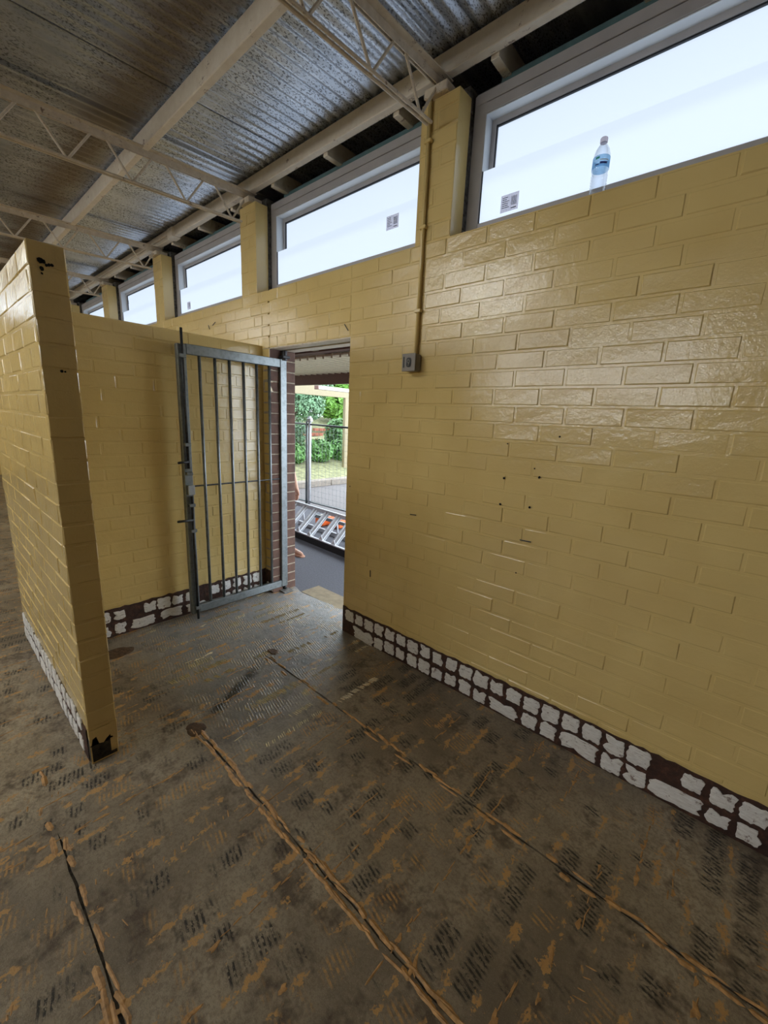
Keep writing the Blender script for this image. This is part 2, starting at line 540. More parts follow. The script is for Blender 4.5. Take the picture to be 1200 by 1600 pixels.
# ------------------------------------------------------------------ brick work
_brick_cache = {}
def brick_mesh(w, h, mat, d=0.03, variant=0):
    key = (round(w, 3), round(h, 3), mat.name, round(d, 3), variant)
    if key in _brick_cache:
        return _brick_cache[key]
    rnd = random.Random(hash(key[:2]) * 7 + variant)
    b = 0.0042
    j = lambda s: rnd.uniform(-s, s)
    hw, hh = w / 2, h / 2
    back = [(-hw, d, -hh), (hw, d, -hh), (hw, d, hh), (-hw, d, hh)]
    mid = [(x, b * 0.75, z) for x, _, z in back]
    fr = [((hw - b) * sx + j(0.0015), j(0.0012), (hh - b) * sz + j(0.0015)) for sx, sz in ((-1, -1), (1, -1), (1, 1), (-1, 1))]
    mb = MB()
    fs = [(8, 9, 10, 11)]
    for i in range(4):
        k = (i + 1) % 4
        fs.append((4 + i, 4 + k, 8 + k, 8 + i))
        fs.append((i, k, 4 + k, 4 + i))
    mb.add(back + mid + fr, fs)
    me = mb.mesh('brick', mat)
    _brick_cache[key] = me
    return me

def courses(z0, z1, top):
    """course bands counted down from 'top'"""
    out, k = [], 0
    while True:
        hi = top - k * COURSE
        lo = hi - COURSE
        if hi <= z0 + 0.012:
            break
        a, b = max(lo, z0), min(hi, z1)
        if b - a > 0.016 and lo < z1:
            out.append((k, a, b))
        k += 1
    return out

def brick_rects(u0, u1, z0, z1, top, full=0.24, seed=1, header_rows=(), phase=0.0):
    rnd = random.Random(seed)
    J = 0.0095
    rects = []
    for k, a, b in courses(z0, z1, top):
        L = full / 2 if k in header_rows else full
        off = (0.0 if k % 2 == 0 else full / 2) + rnd.uniform(-0.02, 0.02) + phase
        u = u0 - L + (off % L)
        while u < u1:
            n = u + L + rnd.uniform(-0.006, 0.006)
            s, e = max(u, u0), min(n, u1)
            if e - s > 0.03:
                rects.append((s + (J / 2 if s > u0 else 0), e - (J / 2 if e < u1 else 0), a + J / 2, b - J / 2))
            u = n
    return rects

def lay_bricks(parent, rects, plane, axis, mat, limit=300, name='brick', jitter=0.0016, seed=3):
    """axis: 'y-' faces -y on plane y, 'x+' faces +x, 'y+' faces +y"""
    rnd = random.Random(seed)
    items = []
    for (a, b, z0, z1) in rects:
        u, z = (a + b) / 2, (z0 + z1) / 2
        if axis == 'y-':
            loc, rz = (u, plane + rnd.uniform(-jitter, jitter), z), 0.0
            cs = [(a, plane, z0), (b, plane, z0), (b, plane, z1), (a, plane, z1)]
        elif axis == 'x+':
            loc, rz = (plane + rnd.uniform(-jitter, jitter), u, z), math.pi / 2
            cs = [(plane, a, z0), (plane, b, z0), (plane, b, z1), (plane, a, z1)]
        else:
            loc, rz = (u, plane + rnd.uniform(-jitter, jitter), z), math.pi
            cs = [(a, plane, z0), (b, plane, z0), (b, plane, z1), (a, plane, z1)]
        pp = [project(c) for c in cs]
        area = 0.0
        ctr = project(loc)
        if all(q is not None for q in pp) and ctr and -40 < ctr[0] < 1240 and -40 < ctr[1] < 1640 and axis != 'y+':
            for i in range(4):
                k = (i + 1) % 4
                area += pp[i][0] * pp[k][1] - pp[k][0] * pp[i][1]
            area = abs(area) / 2
        items.append((area, loc, rz, b - a, z1 - z0))
    items.sort(key=lambda q: -q[0])
    rest = MB()
    for i, (area, loc, rz, w, h) in enumerate(items):
        me = brick_mesh(round(w / 0.004) * 0.004, round(h, 3), mat, variant=i % 3)
        if i < limit and area > 60:
            link(name, me, parent, loc, rz)
        else:
            c, s = math.cos(rz), math.sin(rz)
            vs = [(loc[0] + v.co.x * c - v.co.y * s, loc[1] + v.co.x * s + v.co.y * c, loc[2] + v.co.z) for v in me.vertices]
            rest.add(vs, [tuple(p_.vertices) for p_ in me.polygons])
    if rest.v:
        o = rest.build(name + 'work', mat, parent)
        o['kind'] = 'stuff'

# ------------------------------------------------------------------ floor
SLAB_Y = [WALL_T - 0.02, -0.614, -1.236, -1.846, -2.46, -3.07, -3.69, -4.9, ROOM_Y0]
mb = MB().box(ROOM_X0, ROOM_X1, ROOM_Y0, 0.0, -0.15, -0.007)
mb.box(DX0 - 0.005, DX1 + 0.005, 0.0, WALL_T - 0.03, -0.15, -0.007)
floor = structure('floor', mb, M['joint_fill'], 'stripped concrete floor with saw cut joints')
rnd = random.Random(5)
for i in range(len(SLAB_Y) - 1):
    y1, y0 = SLAB_Y[i], SLAB_Y[i + 1]
    g0, g1 = 0.0025, 0.0025
    mb = MB()
    ya, yb = y0 + g0, (y1 if i == 0 else y1 - g1)
    if i == 0:
        yb = -0.0
    # ragged slab edges along the joints
    N = 240
    xs = [ROOM_X0 + (ROOM_X1 - ROOM_X0) * k / N for k in range(N + 1)]
    START = {0: -2.25, 1: -1.90, 2: -1.68}
    lo = [(ya + rnd.uniform(-0.002, 0.005)) if q_ > START.get(i, -99) else y0 for q_ in xs]
    hi = [yb if i == 0 else ((yb + rnd.uniform(-0.005, 0.002)) if q_ > START.get(i - 1, -99) else y1) for q_ in xs]
    vs = []
    for k, x in enumerate(xs):
        vs += [(x, lo[k], 0), (x, hi[k], 0), (x, lo[k], -0.02), (x, hi[k], -0.02)]
    fs = []
    for k in range(N):
        a, b = 4 * k, 4 * k + 4
        fs += [(a, b, b + 1, a + 1), (a + 2, b + 2, b, a), (a + 1, b + 1, b + 3, a + 3)]
    mb.add(vs, fs)
    if i == 0:
        # tongue of floor running out through the doorway with a broken edge
        pts = [(DX0 - 0.005, 0.0), (DX1 + 0.005, 0.0)]
        edge = [(DX1 + 0.005 + (DX0 - DX1 - 0.01) * k / 14, WALL_T - 0.03 + rnd.uniform(-0.02, 0.025)) for k in range(15)]
        ring = pts + edge
        n = len(ring)
        mb.add([(x, y, 0) for x, y in ring] + [(x, y, -0.10) for x, y in ring],
               [tuple(range(n))] + [(k, n + k, n + (k + 1) % n, (k + 1) % n) for k in range(n)])
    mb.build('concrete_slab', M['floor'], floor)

# old tile adhesive left on the concrete: strokes, blotches, smears
def stroke(mb, x, y, ang, L, w, h, mi, wob=0.0):
    ca, sa = math.cos(ang), math.sin(ang)
    k = rnd.uniform(-wob, wob)
    P = [(-L / 2, 0, 0.0002), (-L * 0.32, -w / 2, 0.0003), (-L * 0.32, w / 2, 0.0003), (-L * 0.28, k * 0.3, h),
         (L * 0.28, k, h), (L * 0.32, -w / 2 + k, 0.0003), (L * 0.32, w / 2 + k, 0.0003), (L / 2, k, 0.0002)]
    mb.add([(x + a * ca - b * sa, y + a * sa + b * ca, c) for a, b, c in P],
           [(0, 1, 3), (0, 3, 2), (1, 5, 4, 3), (3, 4, 6, 2), (5, 7, 4), (4, 7, 6)], mi)

def blotch(mb, x, y, rx, ry, h, mi, ang=0.0, n=11, lobes=0.25, jit=0.22):
    ca, sa = math.cos(ang), math.sin(ang)
    vs = []
    ph = rnd.uniform(0, 6)
    for k in range(n):
        a = 2 * math.pi * k / n
        q = 0.72 + lobes * math.sin(3 * a + ph) + rnd.uniform(-jit, jit)
        u, v = rx * q * math.cos(a), ry * q * math.sin(a)
        vs.append((x + u * ca - v * sa, y + u * sa + v * ca, 0.0003))
    inner = []
    for k in range(n):
        vx, vy, _ = vs[k]
        inner.append((x + (vx - x) * 0.75, y + (vy - y) * 0.75, h * rnd.uniform(0.7, 1.1)))
    mb.add(vs + inner, [tuple(range(n, 2 * n))] + [(k, (k + 1) % n, n + (k + 1) % n, n + k) for k in range(n)], mi)

tan, pale, blk = MB(), MB(), MB()
def inside_wall(x, y):
    if y > -0.01 and not (DX0 < x < DX1): return True
    if L_X0 - .02 < x < L_X1 + .02 and L_Y0 - .02 < y < L_Y1 + .02: return True
    if FAR_X - .13 < x < FAR_X + .01 and y > L_Y0: return True
    return False
TILE = 0.1025
col_i = 0
x = -6.0
while x < 1.6:
    y = -3.4
    while y < -0.03:
        seg = rnd.uniform(0.08, 0.45)
        r = rnd.random()
        vest = FAR_X < x < -1.5 and y > -1.2
        # residue along the tile joint line
        if r < 0.26:
            k = 0.0
            while k < seg and y + k < -0.03:
                if not inside_wall(x, y + k):
                    if rnd.random() < 0.30:
                        blotch(tan if not vest or rnd.random() < .4 else pale, x + rnd.uniform(-.010, .010), y + k, rnd.uniform(.005, .014), rnd.uniform(.012, .034), .0016, 0)
                    elif rnd.random() < 0.75:
                        stroke(tan if not vest or rnd.random() < .4 else pale, x + rnd.uniform(-.005, .005), y + k, math.pi / 2 + rnd.uniform(-.12, .12), rnd.uniform(.03, .06), rnd.uniform(.003, .007), .0018, 0, .003)
                k += rnd.uniform(0.018, 0.045)
        # comb strokes left by the notched trowel inside the tile column
        r2 = rnd.random()
        pb, pt = (0.0, 0.45) if vest else (0.0, 0.10)
        if r2 < pt + pb:
            tgt = blk if r2 < pb else (pale if vest else tan)
            yy0 = y
            cx = x + TILE * 0.5 + rnd.uniform(-.015, .015)
            length = rnd.uniform(.03, .07)
            tilt = rnd.uniform(-.35, .35)
            while yy0 < y + seg * 0.8 and yy0 < -0.03:
                if not inside_wall(cx, yy0) and rnd.random() < (0.8 if vest else 0.62):
                    if tgt is blk:
                        stroke(blk, cx + rnd.uniform(-.008, .008), yy0, tilt, length * rnd.uniform(.4, 1.1), rnd.uniform(.005, .011), .0006, 0, .002)
                    elif vest:
                        stroke(tgt, cx + rnd.uniform(-.004, .004), yy0, tilt, length * rnd.uniform(.6, 1.1), rnd.uniform(.004, .007), .0034, 0, .001)
                    elif rnd.random() < .55:
                        stroke(tgt, cx + rnd.uniform(-.006, .006), yy0, tilt, length * rnd.uniform(.3, .9), rnd.uniform(.0035, .006), .0016, 0, .002)
                yy0 += rnd.uniform(0.010, 0.014)
        elif r2 < pt + pb + 0.10 and not vest and not inside_wall(x + .05, y):
            blotch(tan, x + rnd.uniform(.02, .08), y + rnd.uniform(0, seg), rnd.uniform(.006, .018), rnd.uniform(.015, .045), .0015, 0, rnd.uniform(-.3, .3))
        y += seg + rnd.uniform(0.0, 0.12)
    x += TILE
# tan residue along the saw cut joints
for jy, xa, xb, dens in ((-1.24, -1.9, 0.6, .85), (-0.62, -2.2, 1.0, .35), (-1.85, -2.2, 0.5, .3)):
    x = xa
    while x < xb:
        for s in (-1, 1):
            if rnd.random() < dens:
                stroke(tan, x + rnd.uniform(-.01, .01), jy + s * rnd.uniform(.009, .020), rnd.uniform(-.1, .1), rnd.uniform(.04, .11), rnd.uniform(.008, .020), .0045, 0, .006)
        x += 0.035
tag(tan.build('tan_adhesive', M['tan_adhesive'], floor), 'tan tile adhesive residue in short combed strokes', kind='stuff')
tag(pale.build('pale_adhesive', M['pale_adhesive'], floor), 'pale raised trowel ridges near the gate', kind='stuff')
for (x, y, rx, ry) in ((-1.902, -1.241, .062, .05), (-2.25, -.548, .05, .035), (-2.94, -1.291, .075, .10)):
    mb = MB(); blotch(mb, x, y, rx * 1.25, ry * 1.25, .0035, 0, n=22, lobes=.06, jit=.05)
    tag(mb.build('filled_drain', M['brown_patch'], floor), 'brown patched hole in the concrete')

# ------------------------------------------------------------------ main wall (right)
core = MB()
IN = 0.0026
def wall_core(x0, x1, z0, z1):
    core.box(x0, x1, IN, 0.11, z0, z1)
wall_core(ROOM_X0, DX0 - 0.02, 0, SILL)
wall_core(DX0, DX1, DOOR_H, SILL)
wall_core(DX1, ROOM_X1, 0, SILL)
for a, b in PIERS:
    wall_core(a, b, SILL, PIER_TOP)
wall_right = structure('wall_right', core, M['yellow'], 'long glossy yellow painted brick wall with a gate opening')
rects = []
rects += brick_rects(DX1, 1.2, SKIRT, SILL, SILL, seed=11)
rects += brick_rects(FAR_X, DX0 - 0.0035, SKIRT, DOOR_H, SILL, seed=12)
rects += brick_rects(ROOM_X0, FAR_X, 2.0, SILL, SILL, seed=13)
rects += brick_rects(FAR_X, DX1, DOOR_H, SILL, SILL, seed=14, header_rows=(4,))
for a, b in PIERS:
    if a < -1:
        rects += brick_rects(a, b, SILL, PIER_TOP, SILL + 8 * COURSE, seed=15, full=0.24, phase=-(0.0))
lay_bricks(wall_right, rects, 0.0, 'y-', M['yellow'], 300)
# outer leaf
mb = MB()
mb.box(ROOM_X0, DX0 - 0.02, 0.14, WALL_T, -0.15, SILL - 0.02)
mb.box(DX1 + 0.004, ROOM_X1, 0.14, WALL_T, -0.15, SILL - 0.02)
mb.box(DX0 - 0.004, DX1 + 0.004, 0.16, WALL_T, DOOR_H + 0.012, SILL - 0.02)
tag(mb.build('outer_leaf', M['brown_brick'], wall_right), 'brown brick outer leaf of the wall')
mb = MB()
mb.box(ROOM_X0, DX0 - 0.02, 0.11, 0.14, -0.15, SILL - 0.005)
mb.box(DX1 + 0.004, ROOM_X1, 0.11, 0.14, -0.15, SILL - 0.005)
mb.box(DX0, DX1, 0.11, 0.14, DOOR_H + 0.05, SILL - 0.005)
for a, b in PIERS:
    mb.box(a + 0.004, b - 0.012, 0.11, 0.20, SILL - 0.005, PIER_TOP + 0.06)
mb.build('cavity_mortar', M['rough_mortar'], wall_right)
# ragged mortar lumps on the window side of the piers
for a, b in PIERS:
    if a > -1 or a < -8: continue
    mb = MB()
    z = SILL
    while z < PIER_TOP - 0.02:
        h = rnd.uniform(.025, .07)
        mb.bevbox(b - 0.02, b - 0.006 + rnd.uniform(-.008, .006), 0.108, 0.135 + rnd.uniform(0, .012), z, min(z + h, PIER_TOP), .004)
        z += h + rnd.uniform(0, .006)
    mb.build('broken_mortar', M['rough_mortar'], wall_right)
# left reveal of the opening: bare brown brick
mb = MB()
mb.box(DX0 - 0.1, DX0 - 0.004, 0.002, WALL_T, -0.1, DOOR_H)
mb.build('reveal_mortar', M['mortar'], wall_right)
rev = []
for k, a, b in courses(-0.1, DOOR_H, SILL):
    rev.append((0.0045, 0.112, a + .005, b - .005))
    rev.append((0.122, WALL_T + 0.001, a + .005, b - .005))
lay_bricks(wall_right, rev, DX0, 'x+', M['brown_brick'], 120, name='reveal_brick', jitter=.002)
# lintels
mb = MB().box(DX0 - 0.02, DX1 + 0.02, 0.004, 0.10, DOOR_H - 0.008, DOOR_H - 0.001)
mb.box(DX0 - 0.02, DX1 + 0.02, 0.094, 0.10, DOOR_H - 0.008, DOOR_H + 0.08)
tag(mb.build('lintel', M['cream_steel'], wall_right), 'inner steel angle lintel')
mb = MB().box(DX0 - 0.02, DX1 + 0.02, 0.15, 0.245, DOOR_H - 0.004, DOOR_H + 0.012)
mb.build('lintel', M['cream_timber'], wall_right)
# drill holes, nails and scars on the wall face
def disc(mb, c, r, n=8, axis='y', d=0.001):
    x, y, z = c
    vs = []
    for k in range(n):
        a = 2 * math.pi * k / n
        q = r * rnd.uniform(.75, 1.15)
        vs.append((x + q * math.cos(a), y - d, z + q * math.sin(a)) if axis == 'y' else (x + d, y + q * math.cos(a), z + q * math.sin(a)))
    mb.add(vs, [tuple(range(n)) if axis == 'y' else tuple(range(n))])
for (hx, hz, hr) in ((-.953, 1.334, .007), (-.772, 1.36, .007), (-.958, 1.195, .007), (-.802, 1.205, .007), (-2.10, 1.13, .005), (-.955, 1.51, .004), (-.70, 1.56, .005), (-.80, 1.40, .004), (-.83, .85, .004), (.02, 2.44, .005)):
    mb = MB(); disc(mb, (hx, -.0028, hz), hr)
    mb.build('drill_hole', M['black_hole'], wall_right)
for (hx, hz, L, an) in ((-4.02, 2.39, .07, .3), (-4.1, 2.40, .05, -.9), (-2.16, 2.165, .05, 2.2), (-.83, 1.03, .06, .05), (-1.55, 1.03, .05, .1), (-1.87, .52, .05, 1.5)):
    mb = MB()
    a = Vector((hx, -.004, hz)); b = a + Vector((math.cos(an) * L, -.006, math.sin(an) * L))
    mb.tube(a, b, .003, 5)
    mb.build('wire_stub', M['dark_steel'], wall_right)

# bare skirting bands with white adhesive dabs
def dab_mesh(seed, w, h):
    r_ = random.Random(seed)
    mb = MB()
    n = 30
    ph, ph2, ph3 = r_.uniform(0, 6), r_.uniform(0, 6), r_.uniform(0, 6)
    bite_a, bite_d = r_.uniform(0, 6.28), r_.choice((0, 0, .2, .35, .5))
    out = []
    for k in range(n):
        a = 2 * math.pi * k / n
        c, s = math.cos(a), math.sin(a)
        e = (abs(c) ** 8 + abs(s) ** 8) ** (-1 / 8)
        q = e * (1 + .04 * math.sin(2 * a + ph) + .045 * math.sin(5 * a + ph2) + .04 * math.sin(9 * a + ph3) + r_.uniform(-.09, .03))
        da = abs((a - bite_a + math.pi) % (2 * math.pi) - math.pi)
        q *= 1 - bite_d * max(0, 1 - da / .55)
        out.append((c * q * w / 2, s * q * h / 2))
    vs = [(x_, 0.002, z_) for x_, z_ in out] + [(x_ * .95, -.0035, z_ * .95) for x_, z_ in out] + [(x_ * .6, -.0055 + r_.uniform(-.001, .001), z_ * .6) for x_, z_ in out]
    fs = []
    for k in range(n):
        j = (k + 1) % n
        fs += [(k, j, n + j, n + k), (n + k, n + j, 2 * n + j, 2 * n + k)]
    fs.append(tuple(range(2 * n, 3 * n)))
    mb.add(vs, fs)
    return mb.mesh('adhesive_dab', M['dab'])
DABS = [dab_mesh(s, .090, .088) for s in range(22)]
DABW = [dab_mesh(50 + s, .19, .090) for s in range(6)]
def skirting(name, label, axis, plane, u0, u1, z1=SKIRT, pitch=.1005, phase=0.0, skip=.07, seed=2):
    r_ = random.Random(seed)
    mb = MB()
    n = max(2, int((u1 - u0) / .03))
    top = [z1 + r_.uniform(-.006, .005) for _ in range(n + 1)]
    vs = []
    for k in range(n + 1):
        u = u0 + (u1 - u0) * k / n
        for d, z in ((-.002, 0.0), (-.002, top[k]), (.02, top[k])):
            vs.append((u, plane + d, z) if axis == 'y-' else (plane - d, u, z))
    fs = []
    for k in range(n):
        a, b = 3 * k, 3 * k + 3
        fs += [(a, b, b + 1, a + 1), (a + 1, b + 1, b + 2, a + 2)]
    mb.add(vs, fs)
    o = structure(name, mb, M['band'], label)
    for row, zc in ((0, .050), (1, .151)):
        u = u0 + .055 + phase
        while u < u1 - .03:
            if r_.random() > skip:
                wide = row == 0 and r_.random() < .22 and u + .14 < u1
                me = r_.choice(DABW if wide else DABS)
                uu = u + (.05 if wide else 0)
                loc = (uu, plane - .002, zc + r_.uniform(-.006, .006)) if axis == 'y-' else (plane + .002, uu, zc + r_.uniform(-.006, .006))
                d = link('adhesive_dab', me, o, loc, 0 if axis == 'y-' else math.pi / 2)
                sc = r_.uniform(.84, 1.06)
                d.scale = (sc, 1, sc * r_.uniform(.9, 1.06))
                if wide: u += pitch
            u += pitch
    return o
skirting('baseboard_right', 'bare brown strip at the foot of the long yellow wall with white tile adhesive', 'y-', 0.0, DX1, 1.3, phase=.02)
skirting('baseboard_stub', 'short bare strip between the gate and the corner', 'y-', 0.0, FAR_X + .005, DX0, seed=5)
skirting('baseboard_far', 'bare brown strip at the foot of the wall behind the gate', 'x+', FAR_X, L_Y1, -.004, z1=.212, seed=8, skip=.12)
skirting('baseboard_left', 'bare white strip at the foot of the freestanding screen wall', 'y-', L_Y0, L_X0, L_X1 - .03, z1=.17, seed=9, skip=.0)

# ------------------------------------------------------------------ cross wall behind the gate
mb = MB().box(FAR_X - .11, FAR_X - IN, L_Y1 - .02, -0.001 + .006, 0, L_TOP - .012)
wall_far = structure('wall_far', mb, M['yellow'], 'lower yellow brick cross wall behind the open gate')
lay_bricks(wall_far, brick_rects(L_Y1, -.001, SKIRT + .007, L_TOP - .012, L_TOP - .012, seed=21), FAR_X, 'x+', M['yellow'], 300)

# ------------------------------------------------------------------ freestanding screen wall (left)
mb = MB().box(L_X0, L_X1 - IN, L_Y0 + IN, L_Y1 - IN, 0.0, L_TOP - .002)
wall_left = structure('wall_left', mb, M['yellow'], 'freestanding yellow brick screen wall at the left')
lay_bricks(wall_left, brick_rects(L_X0, L_X1, .172, L_TOP, L_TOP, seed=31), L_Y0, 'y-', M['yellow'], 200)
lay_bricks(wall_left, brick_rects(L_X0, L_X1, .02, L_TOP, L_TOP, seed=32), L_Y1, 'y+', M['yellow'], 0, name='hidden_brick')
ends = [(L_Y0 + .001, L_Y1 - .001, a + .0045, b - .0045) for k, a, b in courses(.172, L_TOP, L_TOP)]
lay_bricks(wall_left, ends, L_X1, 'x+', M['yellow'], 60, name='end_brick', jitter=.003)
# broken foot of the end
mb = MB()
mb.bevbox(L_X1 - .05, L_X1 - .001, L_Y0 + .001, L_Y1 - .001, 0.0, .13, .008)
tag(mb.build('bare_foot', M['bare_cement'], wall_left), 'bare dark cement at the foot of the wall end')
mb = MB()
ring = [(-1.666, .172), (-1.558, .172), (-1.558, .085), (-1.575, .095), (-1.585, .118), (-1.60, .106), (-1.615, .09), (-1.632, .096), (-1.640, .135), (-1.655, .128), (-1.660, .10), (-1.666, .098)]
n = len(ring)
mb.add([(L_X1 + .002, y_, z_) for y_, z_ in ring] + [(L_X1 - .02, y_, z_) for y_, z_ in ring], [tuple(range(n))] + [(k, (k + 1) % n, n + (k + 1) % n, n + k) for k in range(n)])
tag(mb.build('chipped_render', M['yellow'], wall_left), 'chipped yellow painted render')
mb = MB(); mb.box(L_X1 - .03, L_X1 - .001, L_Y0 + .003, L_Y1 - .003, .09, .172)
mb.build('render_backing', M['bare_cement'], wall_left)
for (cy, cz, r_) in ((-1.634, 2.094, .010), (-1.626, 2.092, .008), (-1.618, 2.082, .006), (-1.610, 2.085, .006), (-1.602, 2.086, .006), (-1.632, 2.068, .008), (-1.633, 2.052, .004), (-1.609, 1.723, .006), (-1.598, 1.722, .004)):
    mb = MB(); disc(mb, (L_X1 + .0032, cy, cz), r_, 7, 'x')
    mb.build('paint_chip', M['black_hole'], wall_left)

# ------------------------------------------------------------------ other walls of the room, out of view
mb = MB()
OPEN = [(-11.6 + 1.853 * k, -11.6 + 1.853 * k + 1.6) for k in range(6)]
mb.box(ROOM_X0, ROOM_X1, ROOM_Y0 - .2, ROOM_Y0, -.15, 2.25)
mb.box(ROOM_X0, ROOM_X1, ROOM_Y0 - .2, ROOM_Y0, 2.95, 3.3)
px = ROOM_X0
for a, b in OPEN + [(ROOM_X1, ROOM_X1)]:
    mb.box(px, a, ROOM_Y0 - .2, ROOM_Y0, 2.25, 2.95)
    px = b
structure('wall_opposite', mb, M['yellow'], 'opposite yellow wall with a row of high windows')
structure('wall_end', MB().box(ROOM_X0 - .2, ROOM_X0, ROOM_Y0 - .2, .25, -.15, 3.5), M['yellow'], 'yellow wall at the far end of the room')
structure('wall_rear', MB().box(ROOM_X1, ROOM_X1 + .2, ROOM_Y0 - .2, .25, -.15, 3.6), M['brown_steel'], 'dark brown wall behind the viewer')
wn = 20
for a, b in OPEN:
    mb = MB()
    mb.box(a, a + .05, ROOM_Y0 - .12, ROOM_Y0 - .04, 2.25, 2.95); mb.box(b - .05, b, ROOM_Y0 - .12, ROOM_Y0 - .04, 2.25, 2.95)
    mb.box(a + .05, b - .05, ROOM_Y0 - .12, ROOM_Y0 - .04, 2.25, 2.30); mb.box(a + .05, b - .05, ROOM_Y0 - .12, ROOM_Y0 - .04, 2.90, 2.95)
    w = structure('window_%d' % wn, mb, M['anodised_grey'], 'high window in the opposite wall')
    MB().box(a + .05, b - .05, ROOM_Y0 - .09, ROOM_Y0 - .08, 2.30, 2.90).build('pane', M['clear_pane'], w)
    wn += 1

# ------------------------------------------------------------------ clerestory windows in view
def strip_print(mb, x0, x1, y, z0, z1, r_):
    """small printed lines and a bar block on a sticker"""
    w, h = x1 - x0, z1 - z0
    for k in range(6):
        zz = z1 - h * (.16 + .115 * k)
        L = w * r_.uniform(.2, .42)
        mb.box(x0 + w * .08, x0 + w * .08 + L, y - .0012, y - .0008, zz - h * .02, zz + h * .02)
    for k in range(7):
        xx = x0 + w * (.60 + .045 * k)
        mb.box(xx, xx + w * .022, y - .0012, y - .0008, z0 + h * .30, z1 - h * .18)
    mb.box(x0 + w * .6, x0 + w * .9, y - .0012, y - .0008, z0 + h * .12, z0 + h * .18)

def clerestory(idx, xa, xb, label, stickers=()):
    yF = 0.14
    root = thing('window_%d' % idx, ((xa + xb) / 2, yF, SILL), label, None, None, 'structure')
    A, B = xa + .004, xb - .004
    jw = .072
    MB().bevbox(A, A + jw, yF, yF + .10, SILL - .01, 3.235, .003).build('frame_jamb', M['anodised_grey'], root)
    MB().bevbox(B - jw, B, yF, yF + .10, SILL - .01, 3.235, .003).build('frame_jamb', M['anodised_grey'], root)
    mb = MB().bevbox(A + .012, B - .012, yF - .004, yF + .10, 3.188, 3.235, .002).bevbox(A + jw * .5, B - jw * .5, yF - .001, yF + .10, 3.140, 3.186, .002)
    mb.build('frame_head', M['anodised_grey'], root)
    MB().bevbox(A + jw, B - jw, yF - .002, yF + .10, SILL - .01, 2.640, .003).build('frame_sill', M['anodised_grey'], root)
    # recessed upper light: white lining, inner frame, pane
    xi0, xi1 = A + jw - .012, B - jw + .012
    zt, zm = 3.139, 2.884
    mb = MB().box(xi0, xi1, yF + .004, yF + .085, zt - .004, zt)
    mb.box(A + jw - .012, A + jw + .002, yF + .002, yF + .085, zm, zt - .004)
    mb.box(B - jw - .002, B - jw + .012, yF + .002, yF + .085, zm, zt - .004)
    mb.build('lining', M['white_lining'], root)
    a, b, z0, z1 = A + jw + .002, B - jw - .002, zm - .05, zt - .004
    yi = yF + .062
    mb = MB().box(a, a + .024, yi, yi + .03, z0, z1).box(b - .024, b, yi, yi + .03, z0, z1).box(a + .024, b - .024, yi, yi + .03, z1 - .026, z1).box(a + .024, b - .024, yi, yi + .03, z0, z0 + .03)
    mb.build('sash_frame', M['anodised_grey'], root)
    mb = MB().box(a + .024, a + .029, yi + .006, yi + .03, z0, z1 - .026).box(b - .029, b - .024, yi + .006, yi + .03, z0, z1 - .026).box(a + .024, b - .024, yi + .006, yi + .03, z1 - .033, z1 - .026)
    mb.build('gasket', M['dark_gasket'], root)
    MB().box(a + .024, b - .024, yi + .016, yi + .022, z0 + .03, z1 - .026).build('upper_pane', M['pane'], root)
    # lower light nearer the room
    MB().box(A + jw + .004, B - jw - .004, yF + .010, yF + .016, 2.640, zm).build('lower_pane', M['pane'], root)
    MB().box(A + jw, A + jw + .005, yF + .006, yF + .02, 2.640, zm).build('gasket', M['dark_gasket'], root)
    for (sx, sz, w, h) in stickers:
        up = sz > zm
        ys = (yi + .015) if up else (yF + .0095)
        s = MB().box(sx, sx + w, ys - .0006, ys, sz, sz + h).build('sticker', M['paper'], root)
        tag(s, 'small printed sticker on the pane')
        mb = MB(); strip_print(mb, sx, sx + w, ys, sz, sz + h, random.Random(int(sx * 100)))
        # sub-part lives in the sticker's frame, which is the root's frame
        w_ = WLOC[root.name]
        mb.v = [(p_[0] - w_.x, p_[1] - w_.y, p_[2] - w_.z) for p_ in mb.v]
        link('printing', mb.mesh('printing', M['print_ink']), s)
    MB().box(xa + .12, xb - .05, .185, .20, 3.238, 3.295).build('sarking_strip', M['teal_sarking'], root)
    return root
PX = sorted(PIERS, key=lambda q: -q[0])
LBL = {0: 'window bay right of the viewer, out of the picture', 1: 'nearest frosted high window, with the plastic bottle in front',
       2: 'frosted high window over the gate opening', 3: 'third frosted high window from the right', 4: 'fourth frosted high window from the right, small',
       5: 'fifth frosted high window from the right, mostly behind the screen wall', 6: 'far frosted high window hidden behind the screen wall'}
STK = {1: [(-1.205, 2.660, .095, .078)], 2: [(-1.995, 2.763, .10, .078)], 3: [(-4.87, 2.665, .075, .075)], 4: [(-6.9, 3.0, .06, .05)]}
for i in range(len(PX) - 1):
    clerestory(i + 1, PX[i + 1][1], PX[i][0], LBL.get(i, 'frosted high window'), STK.get(i, ()))
# closing boards outside above the windows
mb = MB().box(ROOM_X0, ROOM_X1, .85, .88, 3.1, 3.5).box(ROOM_X0, ROOM_X1, .24, .88, 3.10, 3.12)
mb.box(ROOM_X0, ROOM_X1, .205, .24, 3.12, 3.29)
structure('trim_1', mb, M['dark_board'], 'dark eaves boards outside the high windows')

